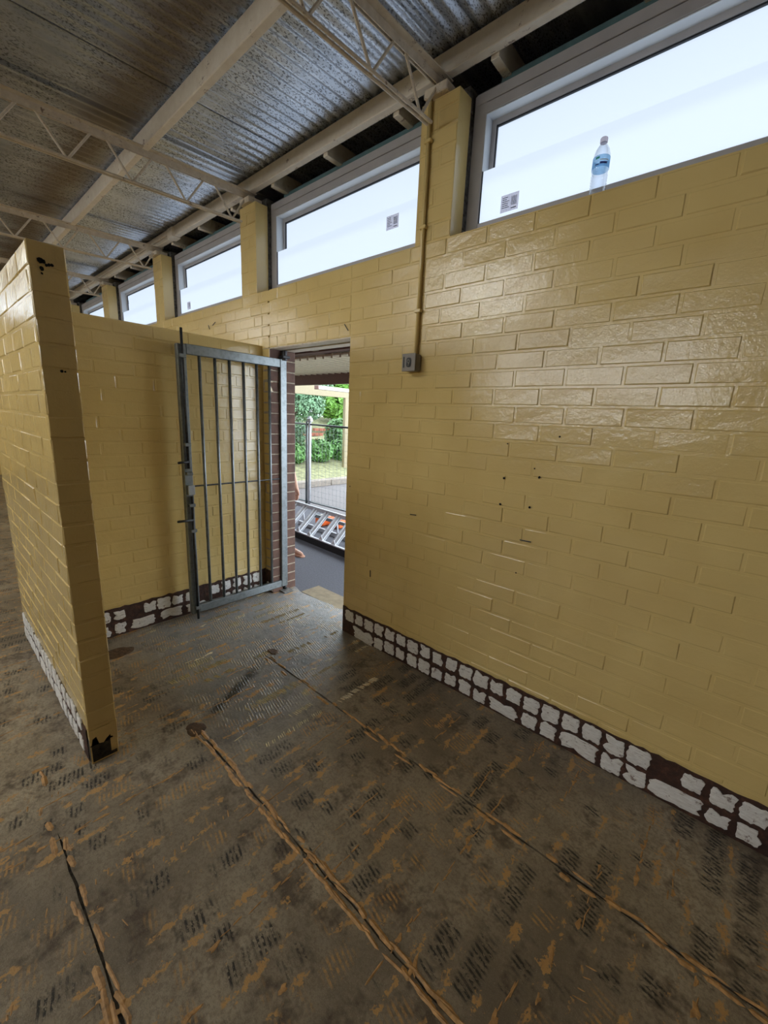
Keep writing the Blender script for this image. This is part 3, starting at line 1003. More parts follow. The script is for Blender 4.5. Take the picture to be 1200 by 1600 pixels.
# ------------------------------------------------------------------ roof
ceil = thing('ceiling', (0, 0, 3.4), 'corrugated galvanised iron roof on timber purlins', None, None, 'structure')
PITCH_C = 0.0762
def sheet_mesh(ncorr, y0, y1, lift=0.0, mat=None, per=8):
    mb = MB()
    vs = []
    N = ncorr * per
    for k in range(N + 1):
        xx = k * PITCH_C / per
        zz = 0.0085 * math.cos(2 * math.pi * k / per) + .0085
        for y_ in (y0, (y0 + y1) / 2, y1):
            vs.append((xx, y_, zz + roof_z(y_) - 3.4 + lift))
    fs = []
    for k in range(N):
        for q in (0, 1):
            a = 3 * k + q
            fs.append((a, a + 1, a + 4, a + 3))
    mb.add(vs, fs)
    return mb.mesh('roof_sheet', mat or M['roof'], True)
MON_Y0, MON_Y1 = -3.6, -2.55         # raised roof lantern over the middle of the room
sheets = [sheet_mesh(11, MON_Y1, .9, 0.0), sheet_mesh(11, MON_Y1, .9, .0035)]
back = [sheet_mesh(11, ROOM_Y0 - .3, MON_Y0, 0.0), sheet_mesh(11, ROOM_Y0 - .3, MON_Y0, .0035)]
x = ROOM_X0 - .25
k = 0
while x < ROOM_X1 + .2:
    link('roof_sheet', sheets[k % 2], ceil, (x, 0, 0))
    link('roof_sheet', back[k % 2], ceil, (x, 0, 0))
    x += 10 * PITCH_C
    k += 1
LAN = [(-9.4, -7.9), (-4.5, -2.5)]
mb = MB().box(ROOM_X0, ROOM_X1, MON_Y1 - .02, MON_Y1 + .03, 3.27, 4.0)
mb.box(ROOM_X0, ROOM_X1, MON_Y0 - .2, MON_Y1 + .2, 3.98, 4.02)
px = ROOM_X0
for a, b in LAN + [(ROOM_X1, ROOM_X1)]:
    mb.box(px, a, MON_Y0 - .03, MON_Y0 + .03, 3.25, 3.98)
    px = b
mb.build('lantern', M['cream_sheet'], ceil)
for a, b in LAN:
    mb = MB().box(a, b, MON_Y0 - .03, MON_Y0 + .03, 3.25, 3.29).box(a, b, MON_Y0 - .03, MON_Y0 + .03, 3.92, 3.98)
    mb.box(a, a + .04, MON_Y0 - .03, MON_Y0 + .03, 3.29, 3.92).box(b - .04, b, MON_Y0 - .03, MON_Y0 + .03, 3.29, 3.92)
    w = structure('window_%d' % wn, mb, M['anodised_grey'], 'clear window in the roof lantern')
    MB().box(a + .04, b - .04, MON_Y0 - .01, MON_Y0, 3.29, 3.92).build('pane', M['clear_pane'], w)
    wn += 1

# purlins
def purlin(y0, w, h, zb, label, splice=None):
    xs0, xs1 = ROOM_X0 + .01, ROOM_X1 - .01
    root = thing('purlin', ((xs0 + xs1) / 2, y0, zb), label, 'beam', 'timber purlins under the roof')
    MB().bevbox(xs0, xs1, y0, y0 + w, zb, zb + h, .004).build('beam', M['cream_timber'], root)
    if splice:
        MB().bevbox(splice - .06, splice + .06, y0 - .03, y0 + w + .006, zb - .012, zb + h * .8, .004).build('splice_block', M['cream_timber'], root)
        MB().bevbox(splice - 3.2, splice - .06, y0 - .022, y0, zb + .03, zb + .075, .004).build('batten', M['cream_timber'], root)
    return root
purlin(0.0, .05, .097, 3.303, 'cream painted timber purlin running just above the high windows', -4.79)
purlin(-.767, .042, .104, 3.262, 'cream painted timber purlin with flaking paint, further from the windows')
yk = -.767 - 1.534
n = 0
while yk > ROOM_Y0:
    zb = 3.30 + .04 * yk
    o = purlin(yk, .042, .097, zb, ['cream timber purlin above the viewer, out of the picture', 'cream timber purlin over the middle of the room, out of the picture', 'cream timber purlin nearer the opposite wall, out of the picture', 'cream timber purlin beside the opposite wall, out of the picture'][n])
    n += 1
    yk -= 1.534
# short outriggers from the wall purlin over the windows
xk = -1.255
names = ['nearest the viewer, above the nearest high window', 'behind the pier with the conduit', 'above the high window over the gate', 'at the left end of the high window over the gate', 'behind the second pier', 'above the third high window', 'at the left end of the third high window', 'behind the third pier', 'above the fourth high window', 'at the left end of the fourth window', 'behind the fourth pier', 'above the fifth high window']
for i in range(12):
    o = MB().bevbox(xk - .022, xk + .022, .052, .84, 3.285, 3.40, .003).build('outrigger', M['cream_timber'])
    tag(o, 'short cream rafter end ' + names[i], 'rafter', 'rafter ends over the windows')
    xk -= .6135
for i, xk in enumerate((-.64, -.03, .58)):
    o = MB().bevbox(xk - .022, xk + .022, .052, .84, 3.285, 3.40, .003).build('outrigger', M['cream_timber'])
    tag(o, 'short cream rafter end ' + ['over the nearest high window, at the top edge', 'over the right part of the nearest high window', 'past the right edge of the picture'][i], 'rafter', 'rafter ends over the windows')

# open web steel trusses
TY0 = ROOM_Y0 + .05
def tz(y): return 3.300 + .04 * y
def bz(y): return 3.078 + .042 * y
def make_truss(xc, label):
    root = thing('roof_truss', (xc, 0, PIER_TOP), label, 'truss', 'open web steel roof trusses')
    L = Vector((xc, 0, PIER_TOP))
    if 'top' not in make_truss.__dict__:
        ymid = (.04 + TY0) / 2
        top = MB()
        for s in (-1, 1):
            # angle: horizontal leg + vertical leg
            for (p0, p1, w, h) in (((s * .024, .06, -.003), (s * .024, TY0, -.003), .040, .005), ((s * .008, .06, -.022), (s * .008, TY0, -.022), .005, .042)):
                top.bar((p0[0], p0[1], tz(p0[1]) + p0[2] - PIER_TOP), (p1[0], p1[1], tz(p1[1]) + p1[2] - PIER_TOP), w, h)
        bot = MB()
        for s in (-1, 1):
            bot.tube((s * .013, -.06, bz(-.06) - PIER_TOP), (s * .013, TY0, bz(TY0) - PIER_TOP), .008, 7)
        make_truss.top, make_truss.bot = top.mesh('top_chord', M['cream_steel']), bot.mesh('bottom_chord', M['cream_steel'])
        make_truss.webs = []
        yb = -.135
        webs = [((0.0, tz(0) - .02), (yb, bz(yb)))]
        while yb > TY0 + .4:
            for (a, b) in (((yb, bz(yb)), (yb - .145, tz(yb - .145) - .02)), ((yb - .205, tz(yb - .205) - .02), (yb - .35, bz(yb - .35)))):
                webs.append((a, b))
            yb -= .35
        for a, b in webs:
            mb = MB().tube((0, a[0], a[1] - PIER_TOP), (0, b[0], b[1] - PIER_TOP), .0075, 6)
            make_truss.webs.append(mb.mesh('web', M['cream_steel']))
        make_truss.seat = MB().bevbox(-.07, .07, -.03, .09, 0.0, .042, .004).mesh('seat_plate', M['cream_steel'])
    link('top_chord', make_truss.top, root)
    link('bottom_chord', make_truss.bot, root)
    link('seat_plate', make_truss.seat, root)
    for w in make_truss.webs:
        link('web', w, root)
TL = ['steel truss past the right edge of the picture', 'steel truss landing on the pier to the right of the picture', 'nearest cream steel lattice truss, landing on the pier with the conduit', 'second cream steel lattice truss, on the pier left of the gate', 'third steel lattice truss, crossing behind the screen wall top', 'fourth steel lattice truss, small, beside the screen wall', 'far steel lattice truss, hidden behind the screen wall', 'farthest steel lattice truss at the end of the room']
for i, (a, b) in enumerate(PX):
    make_truss((a + b) / 2 + .005 if i != 2 else -1.535, TL[i])

# ------------------------------------------------------------------ conduit and switch box
root = thing('electrical_conduit', (-1.571, -.014, 1.975), 'yellow painted conduit running down the pier to a grey box', 'conduit')
MB().tube((-1.571, -.014, 1.97), (-1.571, -.014, 3.21), .0105, 12).build('pipe', M['yellow'], root, True)
for z in (2.2, 2.62, 3.02):
    MB().bevbox(-1.593, -1.549, -.027, -.002, z, z + .018, .003).build('saddle', M['yellow'], root)
root = thing('switch_box', (-1.585, 0, 1.877), 'square grey surface mounted switch box at the bottom of the conduit', 'switch box')
MB().bevbox(-1.632, -1.540, -.052, .0, 1.882, 1.975, .006).build('housing', M['grey_box'], root)
MB().bevbox(-1.634, -1.538, -.060, -.052, 1.880, 1.977, .004).build('cover', M['grey_box'], root)
mb = MB()
ring = []
for k in range(20):
    a = 2 * math.pi * k / 20
    ring.append((-1.583 + math.copysign(abs(math.cos(a)) ** .6, math.cos(a)) * .017, 1.928 + math.copysign(abs(math.sin(a)) ** .6, math.sin(a)) * .026))
mb.add([(x_, -.063, z_) for x_, z_ in ring] + [(x_, -.060, z_) for x_, z_ in ring], [tuple(range(20))] + [(k, (k + 1) % 20, 20 + (k + 1) % 20, 20 + k) for k in range(20)])
MBo = mb.build('key_plate', M['black_plastic'], root)
mb = MB()
for k in range(12):
    a0, a1 = 2 * math.pi * k / 12, 2 * math.pi * (k + 1) / 12
    mb.bar((-1.583 + .008 * math.cos(a0), -.0642, 1.933 + .009 * math.sin(a0)), (-1.583 + .008 * math.cos(a1), -.0642, 1.933 + .009 * math.sin(a1)), .002, .004, up=(0, 1, 0))
mb.bar((-1.576, -.0642, 1.93), (-1.583, -.0642, 1.909), .002, .004, up=(0, 1, 0))
mb.build('key_ring', M['offwhite'], root)
MB().box(-1.624, -1.616, -.0612, -.060, 1.900, 1.960).build('cover_slot', M['black_plastic'], root)

# ------------------------------------------------------------------ gate
GX0, GX1 = -3.100, -3.060
gate = thing('steel_gate', (-3.08, .12, 0), 'galvanised steel bar gate standing open against the yellow cross wall', 'gate')
MB().bevbox(GX0, GX1, -.742, -.680, .045, 2.045, .004).build('stile', M['galv'], gate)
MB().bevbox(GX0, GX1, .085, .148, .045, 2.052, .004).build('stile', M['galv'], gate)
MB().bevbox(GX0 + .001, GX1 - .001, -.680, .085, 1.982, 2.050, .004).build('top_rail', M['galv'], gate)
MB().bevbox(GX0 + .001, GX1 - .001, -.680, .085, .046, .108, .004).build('bottom_rail', M['galv'], gate)
for y in (-.583, -.468, -.355, -.240, -.125, -.010):
    MB().tube((-3.08, y, .105), (-3.08, y, 1.985), .0115, 10).build('bar', M['galv'], gate, True)
MB().tube((-3.08, -.682, 1.053), (-3.08, .088, 1.053), .006, 6).build('tie_rod', M['dark_steel'], gate)
# bolts
ub = MB().tube((-3.046, -.714, 1.19), (-3.046, -.714, 2.145), .0095, 8)
ub = ub.build('upper_bolt', M['dark_steel'], gate, True)
lb = MB().tube((-3.046, -.703, .006), (-3.046, -.703, .985), .0095, 8)
lb = lb.build('lower_bolt', M['dark_steel'], gate, True)
for z, y in ((1.965, -.714), (1.362, -.714), (1.153, -.712), (.918, -.706), (.722, -.704), (.10, -.703)):
    MB().bevbox(-3.060, -3.030, y - .022, y + .022, z - .012, z + .012, .003).build('bolt_guide', M['galv'], gate)
MB().path([(-3.046, -.712, 1.245), (-3.02, -.725, 1.242), (-3.01, -.80, 1.238)], .009, 8).build('bolt_handle', M['dark_steel'], gate, True)
MB().path([(-3.046, -.704, .808), (-3.02, -.72, .810), (-3.005, -.83, .818)], .009, 8).build('bolt_handle', M['dark_steel'], gate, True)
MB().bevbox(-3.058, -3.040, -.728, -.678, .995, 1.066, .003).build('lock_plate', M['bright_plate'], gate)
MB().tube((-3.08, .128, .0), (-3.08, .128, .05), .016, 10).build('pivot', M['dark_steel'], gate, True)
mb = MB().bevbox(-3.10, -3.03, .09, .16, 2.056, 2.078, .003).tube((-3.06, .125, 2.04), (-3.06, .125, 2.118), .022, 12)
mb.build('top_hinge', M['dark_steel'], gate)
MB().bevbox(-3.14, -3.0, .07, .17, .0005, .010, .002).build('hinge_plate', M['rough_mortar'], gate)

# ------------------------------------------------------------------ bottle on the sill
bot = thing('water_bottle', (-.700, .045, SILL), 'clear plastic water bottle with a blue label standing on the window sill', 'bottle')
prof = [(.024, 0), (.029, .004), (.031, .012)]
z = .018
while z < .088:
    prof += [(.0315, z), (.029, z + .005)]
    z += .010
prof += [(.031, .095), (.0325, .10), (.0325, .145), (.031, .155), (.026, .172), (.018, .186), (.0125, .194), (.0125, .200)]
mb = MB().lathe([(r_, zz + SILL) for r_, zz in prof], 24, c=(-.700, .045))
mb.build('body', M['clear_plastic'], bot, True)
MB().lathe([(.0142, SILL + .199), (.0146, SILL + .202), (.0146, SILL + .214), (.013, SILL + .217)], 20, c=(-.700, .045)).build('cap', M['bottle_cap'], bot)
lab = MB()
n = 28
vs = []
for zz in (.101, .144):
    for k in range(n):
        a = 2 * math.pi * k / n
        vs.append((-.700 + .0331 * math.cos(a), .045 + .0331 * math.sin(a), SILL + zz))
lab.add(vs, [(k, (k + 1) % n, n + (k + 1) % n, n + k) for k in range(n)])
lb_o = lab.build('label', M['label_blue'], bot, True)
def lab_patch(name, a0, a1, z0, z1, mat, steps=6):
    mb = MB(); vs = []
    for zz in (z0, z1):
        for k in range(steps + 1):
            a = math.radians(a0 + (a1 - a0) * k / steps)
            vs.append((.0335 * math.cos(a), .0335 * math.sin(a), zz))
    s = steps + 1
    mb.add(vs, [(k, k + 1, s + k + 1, s + k) for k in range(steps)])
    link(name, mb.mesh(name, mat), lb_o)
lab_patch('label_print', -80, -30, .110, .118, M['label_navy'])
lab_patch('label_print', -110, -85, .108, .112, M['label_navy'])
lab_patch('label_print', -112, -85, .130, .138, M['label_green'])
lab_patch('label_print', -80, -20, .1235, .1265, M['offwhite'])

# ------------------------------------------------------------------ outdoors
G = -.10
mb = MB().box(-8.0, 6.0, WALL_T, 14, G - .1, G)
structure('ground_outside', mb, M['asphalt'], 'dark asphalt outside the gate')
MB().box(-8.0, 3.0, 2.95, 14, G, G + .004)
o = MB().box(-8.0, 3.0, 2.9, 14, G, G + .006).build('path', M['road'])
tag(o, 'pale road beyond the wire fence', None, None, 'structure')
mb = MB().bevbox(-3.0, DX1 - .02, WALL_T - .01, .47, G, -.025, .01)
tag(mb.build('door_step', M['step_concrete']), 'worn tan concrete step outside the gate opening', 'step')
# kerb and garden bank
kerb = thing('kerb', (-8.05, 6, G), 'pale concrete kerb along the garden bed', 'kerb')
for k in range(9):
    y0 = 1.5 + k * 1.15
    MB().bevbox(-8.2, -7.95, y0, y0 + 1.14, G, .06, .015).build('kerb_stone', M['yellow_line'] if k == 4 else M['kerb_concrete'], kerb)
mb = MB()
vs = []
gx = [-8.2 - .5 * k for k in range(30)]
gy = [0 + .7 * k for k in range(28)]
for a in gx:
    for b in gy:
        d = -8.2 - a
        vs.append((a, b, .0 + min(.22 * d, 1.6) + rnd.uniform(-.03, .03)))
fs = []
for i in range(len(gx) - 1):
    for j in range(len(gy) - 1):
        a = i * len(gy) + j
        fs.append((a, a + 1, a + len(gy) + 1, a + len(gy)))
mb.add(vs, fs)
bank = structure('garden_bank', mb, M['lawn'], 'sloping grass bank beyond the kerb')
bank_z = lambda x_: min(.22 * (-8.2 - x_), 1.6)

def foliage(mb, c, rad, n, size, seed, hollow=.55):
    r_ = random.Random(seed)
    for _ in range(n):
        while True:
            v = Vector((r_.uniform(-1, 1), r_.uniform(-1, 1), r_.uniform(-1, 1)))
            if hollow < v.length < 1: break
        p_ = Vector((c[0] + v.x * rad[0], c[1] + v.y * rad[1], c[2] + v.z * rad[2]))
        nn = (v + Vector((r_.uniform(-.8, .8), r_.uniform(-.8, .8), r_.uniform(-.3, 1.0)))).normalized()
        a = nn.orthogonal().normalized()
        a.rotate(Matrix.Rotation(r_.uniform(0, 6.28), 3, nn))
        b = nn.cross(a)
        s = size * r_.uniform(.6, 1.3)
        mb.add([p_ - a * s, p_ + b * s * .45 + nn * s * .12, p_ + a * s, p_ - b * s * .45 + nn * s * .12], [(0, 1, 2, 3)])
def tree(loc, h, crowns, mat, label, seed, n=2600, size=.11):
    root = thing('tree', loc, label, 'tree', 'trees beyond the fence')
    L = Vector(loc)
    mb = MB().tube(L, L + Vector((0.1, .05, h * .7)), .13, 8, r1=.07)
    for (dx, dy, dz, rx) in crowns:
        mb.tube(L + Vector((.06, .03, h * .45)), L + Vector((dx, dy, dz)), .05, 6, r1=.02)
    mb.build('trunk', M['bark'], root)
    mb = MB()
    for i, (dx, dy, dz, rx) in enumerate(crowns):
        foliage(mb, (L.x + dx, L.y + dy, L.z + dz), (rx, rx, rx * .85), n, size, seed + i)
    f = mb.build('foliage', M[mat], root)
    f['kind'] = 'stuff'
tree((-14.6, 11.2, bank_z(-14.6)), 3.2, [(.3, .2, 1.5, 1.1), (.4, -.7, .9, .9), (0, 1.0, 2.2, 1.2), (-.3, -.5, 2.5, 1.2), (.2, .9, .8, .9)], 'leaf_bright', 'bright green leafy tree behind the wire fence', 41, 3000, .13)
tree((-13.4, 7.9, bank_z(-13.4)), 3.0, [(.2, .3, .9, .75), (.3, .5, 1.7, .8), (-.2, -.3, 2.0, 1.0)], 'leaf_grey', 'grey green tree just right of the brown brick reveal', 51, 2600, .07)
tree((-20.5, 13.0, bank_z(-20.5)), 5.0, [(0, 0, 2.0, 2.2), (0, -2.6, 1.9, 2.2), (0, 2.6, 2.2, 2.2), (0, -5.2, 1.9, 2.2), (0, 0, 4.6, 2.4), (0, -3.6, 4.6, 2.4)], 'leaf_mid', 'dark green tree farthest up the bank', 61, 2600, .2)
def shrub(loc, rad, mat, label, seed, n=1800, size=.07):
    root = thing('shrub', loc, label, 'shrub', 'shrubs on the garden bank')
    L = Vector(loc)
    mb = MB()
    for k in range(5):
        a = k * 1.26
        mb.tube(L, L + Vector((math.cos(a) * rad[0] * .5, math.sin(a) * rad[1] * .5, rad[2])), .015, 5, r1=.006)
    mb.build('stems', M['bark'], root)
    mb = MB(); foliage(mb, (L.x, L.y, L.z + rad[2] * .75), rad, n, size, seed, .2)
    mb.build('foliage', M[mat], root)['kind'] = 'stuff'
shrub((-9.75, 5.0, bank_z(-9.75)), (.5, .46, .30), 'leaf_cover', 'low green shrub behind the kerb, left of the fence post', 71)
shrub((-9.75, 5.95, bank_z(-9.75)), (.5, .45, .36), 'leaf_cover', 'low green shrub behind the kerb, right of the fence post', 72)
shrub((-9.75, 6.9, bank_z(-9.75)), (.5, .45, .36), 'leaf_cover', 'low green shrub behind the kerb, beside the cream post', 73)
shrub((-10.6, 7.55, bank_z(-10.6)), (.5, .5, .62), 'leaf_mid', 'taller shrub in front of the red brick edging', 74, 1600, .08)
shrub((-11.3, 6.35, bank_z(-11.3)), (.4, .4, .5), 'leaf_grey', 'grey green shrub at the left of the bank', 75, 1300, .05)
# red brick edging on the bank
edg = thing('garden_edging', (-12, 8, bank_z(-12)), 'red brick stepped edging on the grass bank', 'edging')
for row, (xx, ya, yb, zz) in enumerate(((-11.8, 6.9, 9.0, .72), (-12.3, 7.4, 9.6, .92), (-12.7, 8.2, 10.0, 1.08))):
    y = ya
    while y < yb:
        MB().bevbox(xx - .11, xx, y, y + .225, zz - .02, zz + .09, .006).build('brick', M['red_brick'], edg)
        y += .235
# wire fence panel
fen = thing('wire_fence', (-6.16, 2.83, G), 'temporary wire mesh fence panel with a galvanised post', 'fence')
MB().tube((-6.16, 2.83, G), (-6.16, 2.83, 1.60), .028, 12).build('post', M['aluminium'], fen, True)
MB().tube((-6.22, 2.81, G), (-6.22, 2.81, 1.52), .02, 10).build('post', M['galv'], fen, True)
MB().tube((-7.6, 2.83, 1.475), (-3.6, 2.83, 1.425), .016, 8).build('top_rail', M['dark_steel'], fen, True)
MB().tube((-7.6, 2.83, .02), (-3.6, 2.83, .02), .016, 8).build('bottom_rail', M['galv'], fen, True)
MB().bevbox(-6.20, -6.10, 2.79, 2.86, 1.50, 1.57, .01).build('clamp', M['bright_plate'], fen)
mb = MB()
for k in range(40):
    xx = -7.6 + k * .1
    mb.box(xx - .0012, xx + .0012, 2.829, 2.831, .02, 1.45)
for k in range(14):
    zz = .05 + k * .1
    mb.box(-7.6, -3.6, 2.828, 2.830, zz - .0012, zz + .0012)
mb.build('mesh', M['galv'], fen)['kind'] = 'stuff'
# ladder lying on the ground
lad = thing('step_ladder', (-4.2, 1.6, G), 'aluminium platform step ladder lying on its side on the asphalt', 'ladder')
la = (-5.3, 1.47); lbx = (-2.9, 1.33)
def lad_pt(f, s, up=0.0):
    """f along the ladder, s from lower rail (0) to upper rail (1)"""
    x_ = la[0] + (lbx[0] - la[0]) * f
    y_ = la[1] + (lbx[1] - la[1]) * f
    return Vector((x_ - .05 * s, y_ + .42 * s, G + .055 + .30 * s + up))
MB().bar(lad_pt(0, 0), lad_pt(1, 0), .03, .09).build('rail', M['black_rubber'], lad)
MB().bar(lad_pt(0, 0, .052), lad_pt(1, 0, .052), .034, .014).build('rail_cap', M['aluminium'], lad)
MB().bar(lad_pt(0, 1), lad_pt(1, 1), .03, .06).build('rail', M['aluminium'], lad)
for k in range(9):
    f = .05 + k * .112
    a, b = lad_pt(f, .04, .03), lad_pt(f - .02, .96)
    mb = MB().bar(a, b, .105, .012, up=(0.2, -.75, 1)).bar(a + Vector((.03, 0, .012)), b + Vector((.03, 0, .012)), .012, .018, up=(0, -.75, 1)).bar(a + Vector((-.03, 0, .012)), b + Vector((-.03, 0, .012)), .012, .018, up=(0, -.75, 1))
    tr_ = mb.build('tread', M['aluminium'], lad)
    c = lad_pt(f, .04, .03)
    mb = MB().add([c + Vector((-.06, -.02, -.02)), c + Vector((.07, -.02, -.02)), c + Vector((0, .0, .07)), c + Vector((-.06, -.012, -.02)), c + Vector((.07, -.012, -.02)), c + Vector((0, .008, .07))], [(0, 1, 2), (5, 4, 3), (0, 3, 4, 1), (1, 4, 5, 2), (2, 5, 3, 0)])
    mb.build('gusset', M['aluminium'], lad)
MB().bar((-5.3, 1.95, G + .03), (-2.9, 1.82, G + .03), .03, .06).build('rear_leg', M['aluminium'], lad)
MB().bar((-5.2, 2.1, G + .16), (-3.6, 2.06, G + .16), .03, .05).build('rear_leg', M['galv'], lad)
for f in (.1, .45, .8):
    a = lad_pt(f, 1); MB().bar(a, (a.x, a.y + .04, G + .03), .02, .02, up=(1, 0, 0)).build('strut', M['aluminium'], lad)
# orange plastic fence feet seen between the treads
for (cx, cy, lab_) in ((-5.00, 2.20, 'orange plastic fence foot behind the ladder, left one'), (-4.72, 2.30, 'orange plastic fence foot behind the ladder, right one')):
    ft = thing('fence_foot', (cx, cy, G), lab_, 'fence foot', 'orange fence feet behind the ladder')
    MB().bevbox(cx - .09, cx + .09, cy - .10, cy + .22, G + .006, G + .13, .02).build('block', M['orange_plastic'], ft)
    MB().bevbox(cx - .05, cx + .05, cy - .04, cy + .16, G + .13, G + .175, .015).build('collar', M['offwhite'], ft)
    MB().box(cx - .03, cx + .03, cy + .03, cy + .09, G + .175, G + .178).build('socket', M['black_rubber'], ft)
# porch roof outside the gate
por = thing('porch_roof', (-4.5, 1.6, 2.3), 'cream ribbed porch ceiling on brown steel beams outside the gate', 'porch')
for k in range(52):
    xx = -9.0 + k * .15
    MB().bevbox(xx, xx + .118, 1.38, 2.6, 2.302, 2.33, .01).box(xx + .118, xx + .15, 1.38, 2.6, 2.278, 2.33).build('ceiling_panel', M['cream_sheet'], por)
MB().bevbox(-9, -1.2, 1.26, 1.38, 2.335, 2.46, .004).build('beam', M['brown_steel'], por)
MB().bevbox(-9, -1.2, 2.6, 2.68, 2.122, 2.34, .004).build('beam', M['brown_steel'], por)
MB().bevbox(-9, -1.2, .40, .46, 2.42, 2.50, .004).build('beam', M['brown_steel'], por)
MB().bevbox(-9, -1.2, .26, 2.68, 2.50, 2.53, .004).build('roof_board', M['brown_steel'], por)
for xx in (-6.4, -4.05, -1.9):
    MB().bevbox(xx - .05, xx + .05, .30, 2.6, 2.345, 2.47, .004).build('rafter', M['cream_post'], por)
for xx in (-8.8, -1.3):
    MB().bevbox(xx - .05, xx + .05, 2.6, 2.70, G, 2.122, .004).build('post', M['brown_steel'], por)
# covered way beyond
cov = thing('covered_way', (-9, 6.4, G), 'cream covered walkway edge with a post beyond the fence', 'walkway')
MB().bevbox(-9.06, -8.98, 2.8, 6.55, 2.150, 2.40, .006).build('fascia', M['cream_post'], cov)
MB().bevbox(-9.06, -8.96, 6.30, 6.47, G + .02, 2.15, .006).build('post', M['cream_post'], cov)
MB().bevbox(-9.06, -8.96, 2.85, 2.95, G + .02, 2.15, .006).build('post', M['cream_post'], cov)
MB().bevbox(-11.5, -9.06, 2.8, 6.55, 2.37, 2.40, .004).build('roof_sheet', M['cream_sheet'], cov)
lf = thing('batten_light', (-7.5, 4.6, 2.19), 'white batten light fitting seen against the sky', 'light fitting')
MB().bevbox(-7.56, -7.44, 4.08, 5.6, 2.19, 2.27, .008).build('housing', M['offwhite'], lf)
MB().bevbox(-7.562, -7.438, 4.05, 4.08, 2.188, 2.272, .006).build('end_cap', M['brown_steel'], lf)
MB().tube((-7.5, 4.4, 2.27), (-7.5, 4.4, 2.52), .008, 6).build('hanger', M['galv'], lf)
MB().tube((-7.5, 5.3, 2.27), (-7.5, 5.3, 2.52), .008, 6).build('hanger', M['galv'], lf)
MB().box(-7.54, -7.46, 2.66, 6.5, 2.52, 2.56).build('hanger_rail', M['galv'], lf)

# ------------------------------------------------------------------ person outside, mostly behind the brick reveal
def skin_mesh(name, joints, edges, parent, mat, root=0, sub=1):
    me = bpy.data.meshes.new(name)
    me.from_pydata([j[0] for j in joints], edges, [])
    o = link(name, me, parent)
    mod = o.modifiers.new('skin', 'SKIN')
    for i, j in enumerate(joints):
        sv = me.skin_vertices[0].data[i]
        sv.radius = j[1] if isinstance(j[1], tuple) else (j[1], j[1])
        sv.use_root = i == root
    mod.use_smooth_shade = True
    ss = o.modifiers.new('sub', 'SUBSURF')
    ss.levels = sub; ss.render_levels = sub
    me.materials.append(mat)
    return o
per = thing('person', (-4.28, .86, G), 'person in white clothes and sandals standing outside, mostly behind the brick reveal', 'person')
PEL = (0, 0, .90)
J = [(PEL, .12), ((0, 0, 1.08), .115), ((0, 0, 1.28), (.15, .11)), ((0, 0, 1.40), .09), ((.0, 0, 1.47), .055), ((.02, 0, 1.56), .085), ((.02, 0, 1.64), .09), ((.015, 0, 1.70), .06),
     ((0, -.10, .86), .085), ((.01, -.10, .48), .058), ((-.02, -.10, .09), .038), ((.0, -.10, .045), .04), ((.16, -.11, .028), .033), ((.21, -.115, .022), .02),
     ((0, .10, .86), .085), ((.07, .11, .48), .058), ((.10, .13, .09), .038), ((.12, .13, .045), .04), ((.28, .14, .028), .033), ((.33, .145, .022), .02),
     ((0, -.19, 1.36), .05), ((-.03, -.25, 1.10), .04), ((.02, -.26, .86), .028), ((.035, -.26, .78), (.018, .034)),
     ((0, .19, 1.36), .05), ((.0, .20, 1.10), .04), ((.14, .17, .88), .028), ((.18, .16, .79), (.018, .034))]
Ed = [(0, 1), (1, 2), (2, 3), (3, 4), (4, 5), (5, 6), (6, 7), (0, 8), (8, 9), (9, 10), (10, 11), (11, 12), (12, 13), (0, 14), (14, 15), (15, 16), (16, 17), (17, 18), (18, 19), (2, 20), (20, 21), (21, 22), (22, 23), (2, 24), (24, 25), (25, 26), (26, 27)]
for hand in (23, 27):
    hp = Vector(J[hand][0])
    for k, (off, L) in enumerate(((-.026, .062), (-.009, .074), (.009, .07), (.026, .056))):
        a = len(J)
        b0 = hp + Vector((off, .0, -.035)); b1 = b0 + Vector((.004, -.004, -L * .55)); b2 = b1 + Vector((-.002, -.010, -L * .45))
        J += [(tuple(b0), .0095), (tuple(b1), .0085), (tuple(b2), .007)]
        Ed += [(hand, a), (a, a + 1), (a + 1, a + 2)]
    a = len(J)
    b0 = hp + Vector((.035, 0, .0)); b1 = b0 + Vector((.016, -.006, -.035))
    J += [(tuple(b0), .011), (tuple(b1), .009)]
    Ed += [(hand, a), (a, a + 1)]
skin_mesh('body', J, Ed, per, M['skin'])
sh = [((0, 0, .86), (.15, .125)), ((0, 0, 1.08), (.135, .12)), ((0, 0, 1.28), (.17, .13)), ((0, 0, 1.40), .105), ((0, -.19, 1.36), .066), ((-.02, -.235, 1.17), .06), ((0, .17, 1.36), .066), ((0, .19, 1.17), .055)]
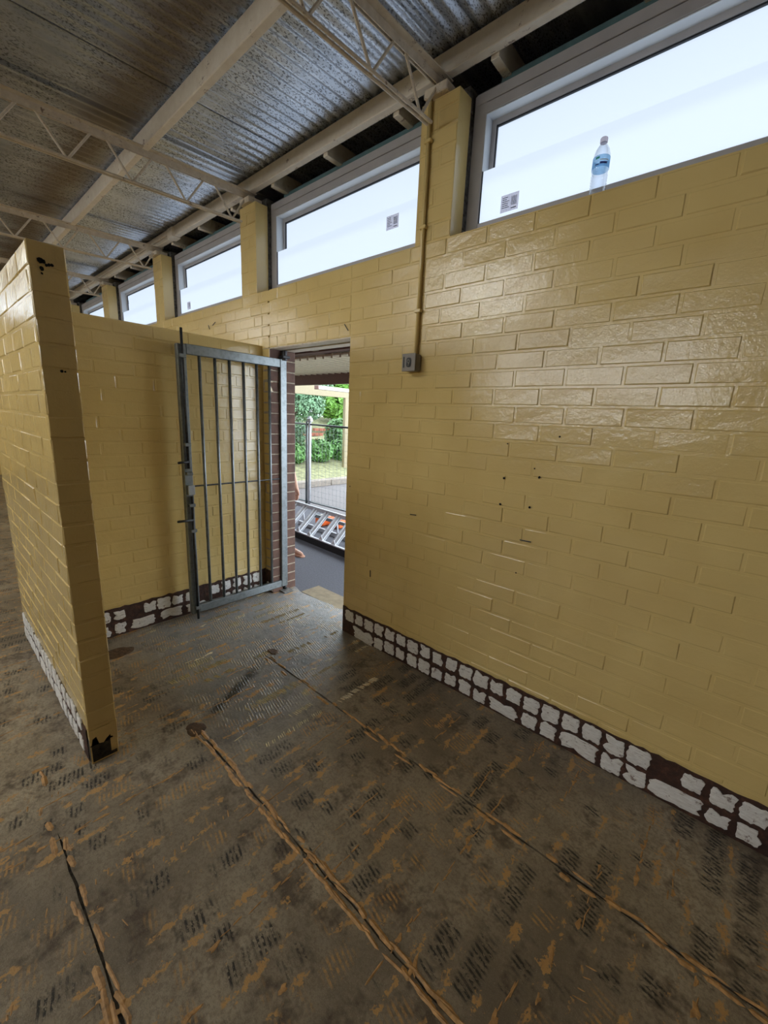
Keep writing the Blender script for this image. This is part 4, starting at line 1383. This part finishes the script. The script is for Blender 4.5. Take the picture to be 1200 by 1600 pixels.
skin_mesh('shirt', sh, [(0, 1), (1, 2), (2, 3), (2, 4), (4, 5), (2, 6), (6, 7)], per, M['white_cloth'])
tr = [((0, 0, .92), .135), ((0, -.10, .82), .10), ((.01, -.10, .48), .078), ((-.015, -.10, .16), .065), ((0, .10, .82), .10), ((.06, .11, .48), .078), ((.085, .125, .16), .065)]
skin_mesh('trousers', tr, [(0, 1), (1, 2), (2, 3), (0, 4), (4, 5), (5, 6)], per, M['white_cloth'])
hr = MB().lathe([(.06, 1.60), (.10, 1.63), (.104, 1.68), (.08, 1.735), (.03, 1.755)], 16, c=(0, 0))
link('hair', hr.mesh('hair', M['hair_brown'], True), per)
fc = MB().tube((.10, 0, 1.62), (.125, 0, 1.60), .012, 6, r1=.015)
link('nose', fc.mesh('nose', M['skin'], True), per)
for s in (-1, 1):
    link('eye', MB().lathe([(.004, 1.628), (.010, 1.634), (.004, 1.640)], 8, c=(.098, s * .032)).mesh('eye', M['black_plastic']), per)
    link('ear', MB().tube((.02, s * .088, 1.60), (.02, s * .100, 1.64), .014, 6).mesh('ear', M['skin']), per)
link('mouth', MB().box(.098, .106, -.022, .022, 1.566, 1.572).mesh('mouth', M['sandal']), per)
for s, ox, oy in ((-1, 0, 0), (1, .11, .03)):
    mb = MB()
    ring = [(-.06, -.03), (-.06, .03), (.05, .042), (.16, .05), (.23, .03), (.245, 0), (.23, -.03), (.16, -.045), (.05, -.036)]
    n = len(ring)
    mb.add([(a_ + ox, s * .105 + oy + b_, 0.0) for a_, b_ in ring] + [(a_ + ox, s * .105 + oy + b_, .014) for a_, b_ in ring], [tuple(range(n - 1, -1, -1)), tuple(range(n, 2 * n))] + [(k, (k + 1) % n, n + (k + 1) % n, n + k) for k in range(n)])
    sd = link('sandal', mb.mesh('sandal', M['sandal']), per)
    mb = MB().path([(.06 + ox, s * .105 + oy - .045, .014), (.12 + ox, s * .105 + oy - .01, .062), (.17 + ox, s * .105 + oy, .05), (.12 + ox, s * .105 + oy + .012, .062), (.06 + ox, s * .105 + oy + .045, .014)], .006, 6)
    link('strap', mb.mesh('strap', M['offwhite']), sd)
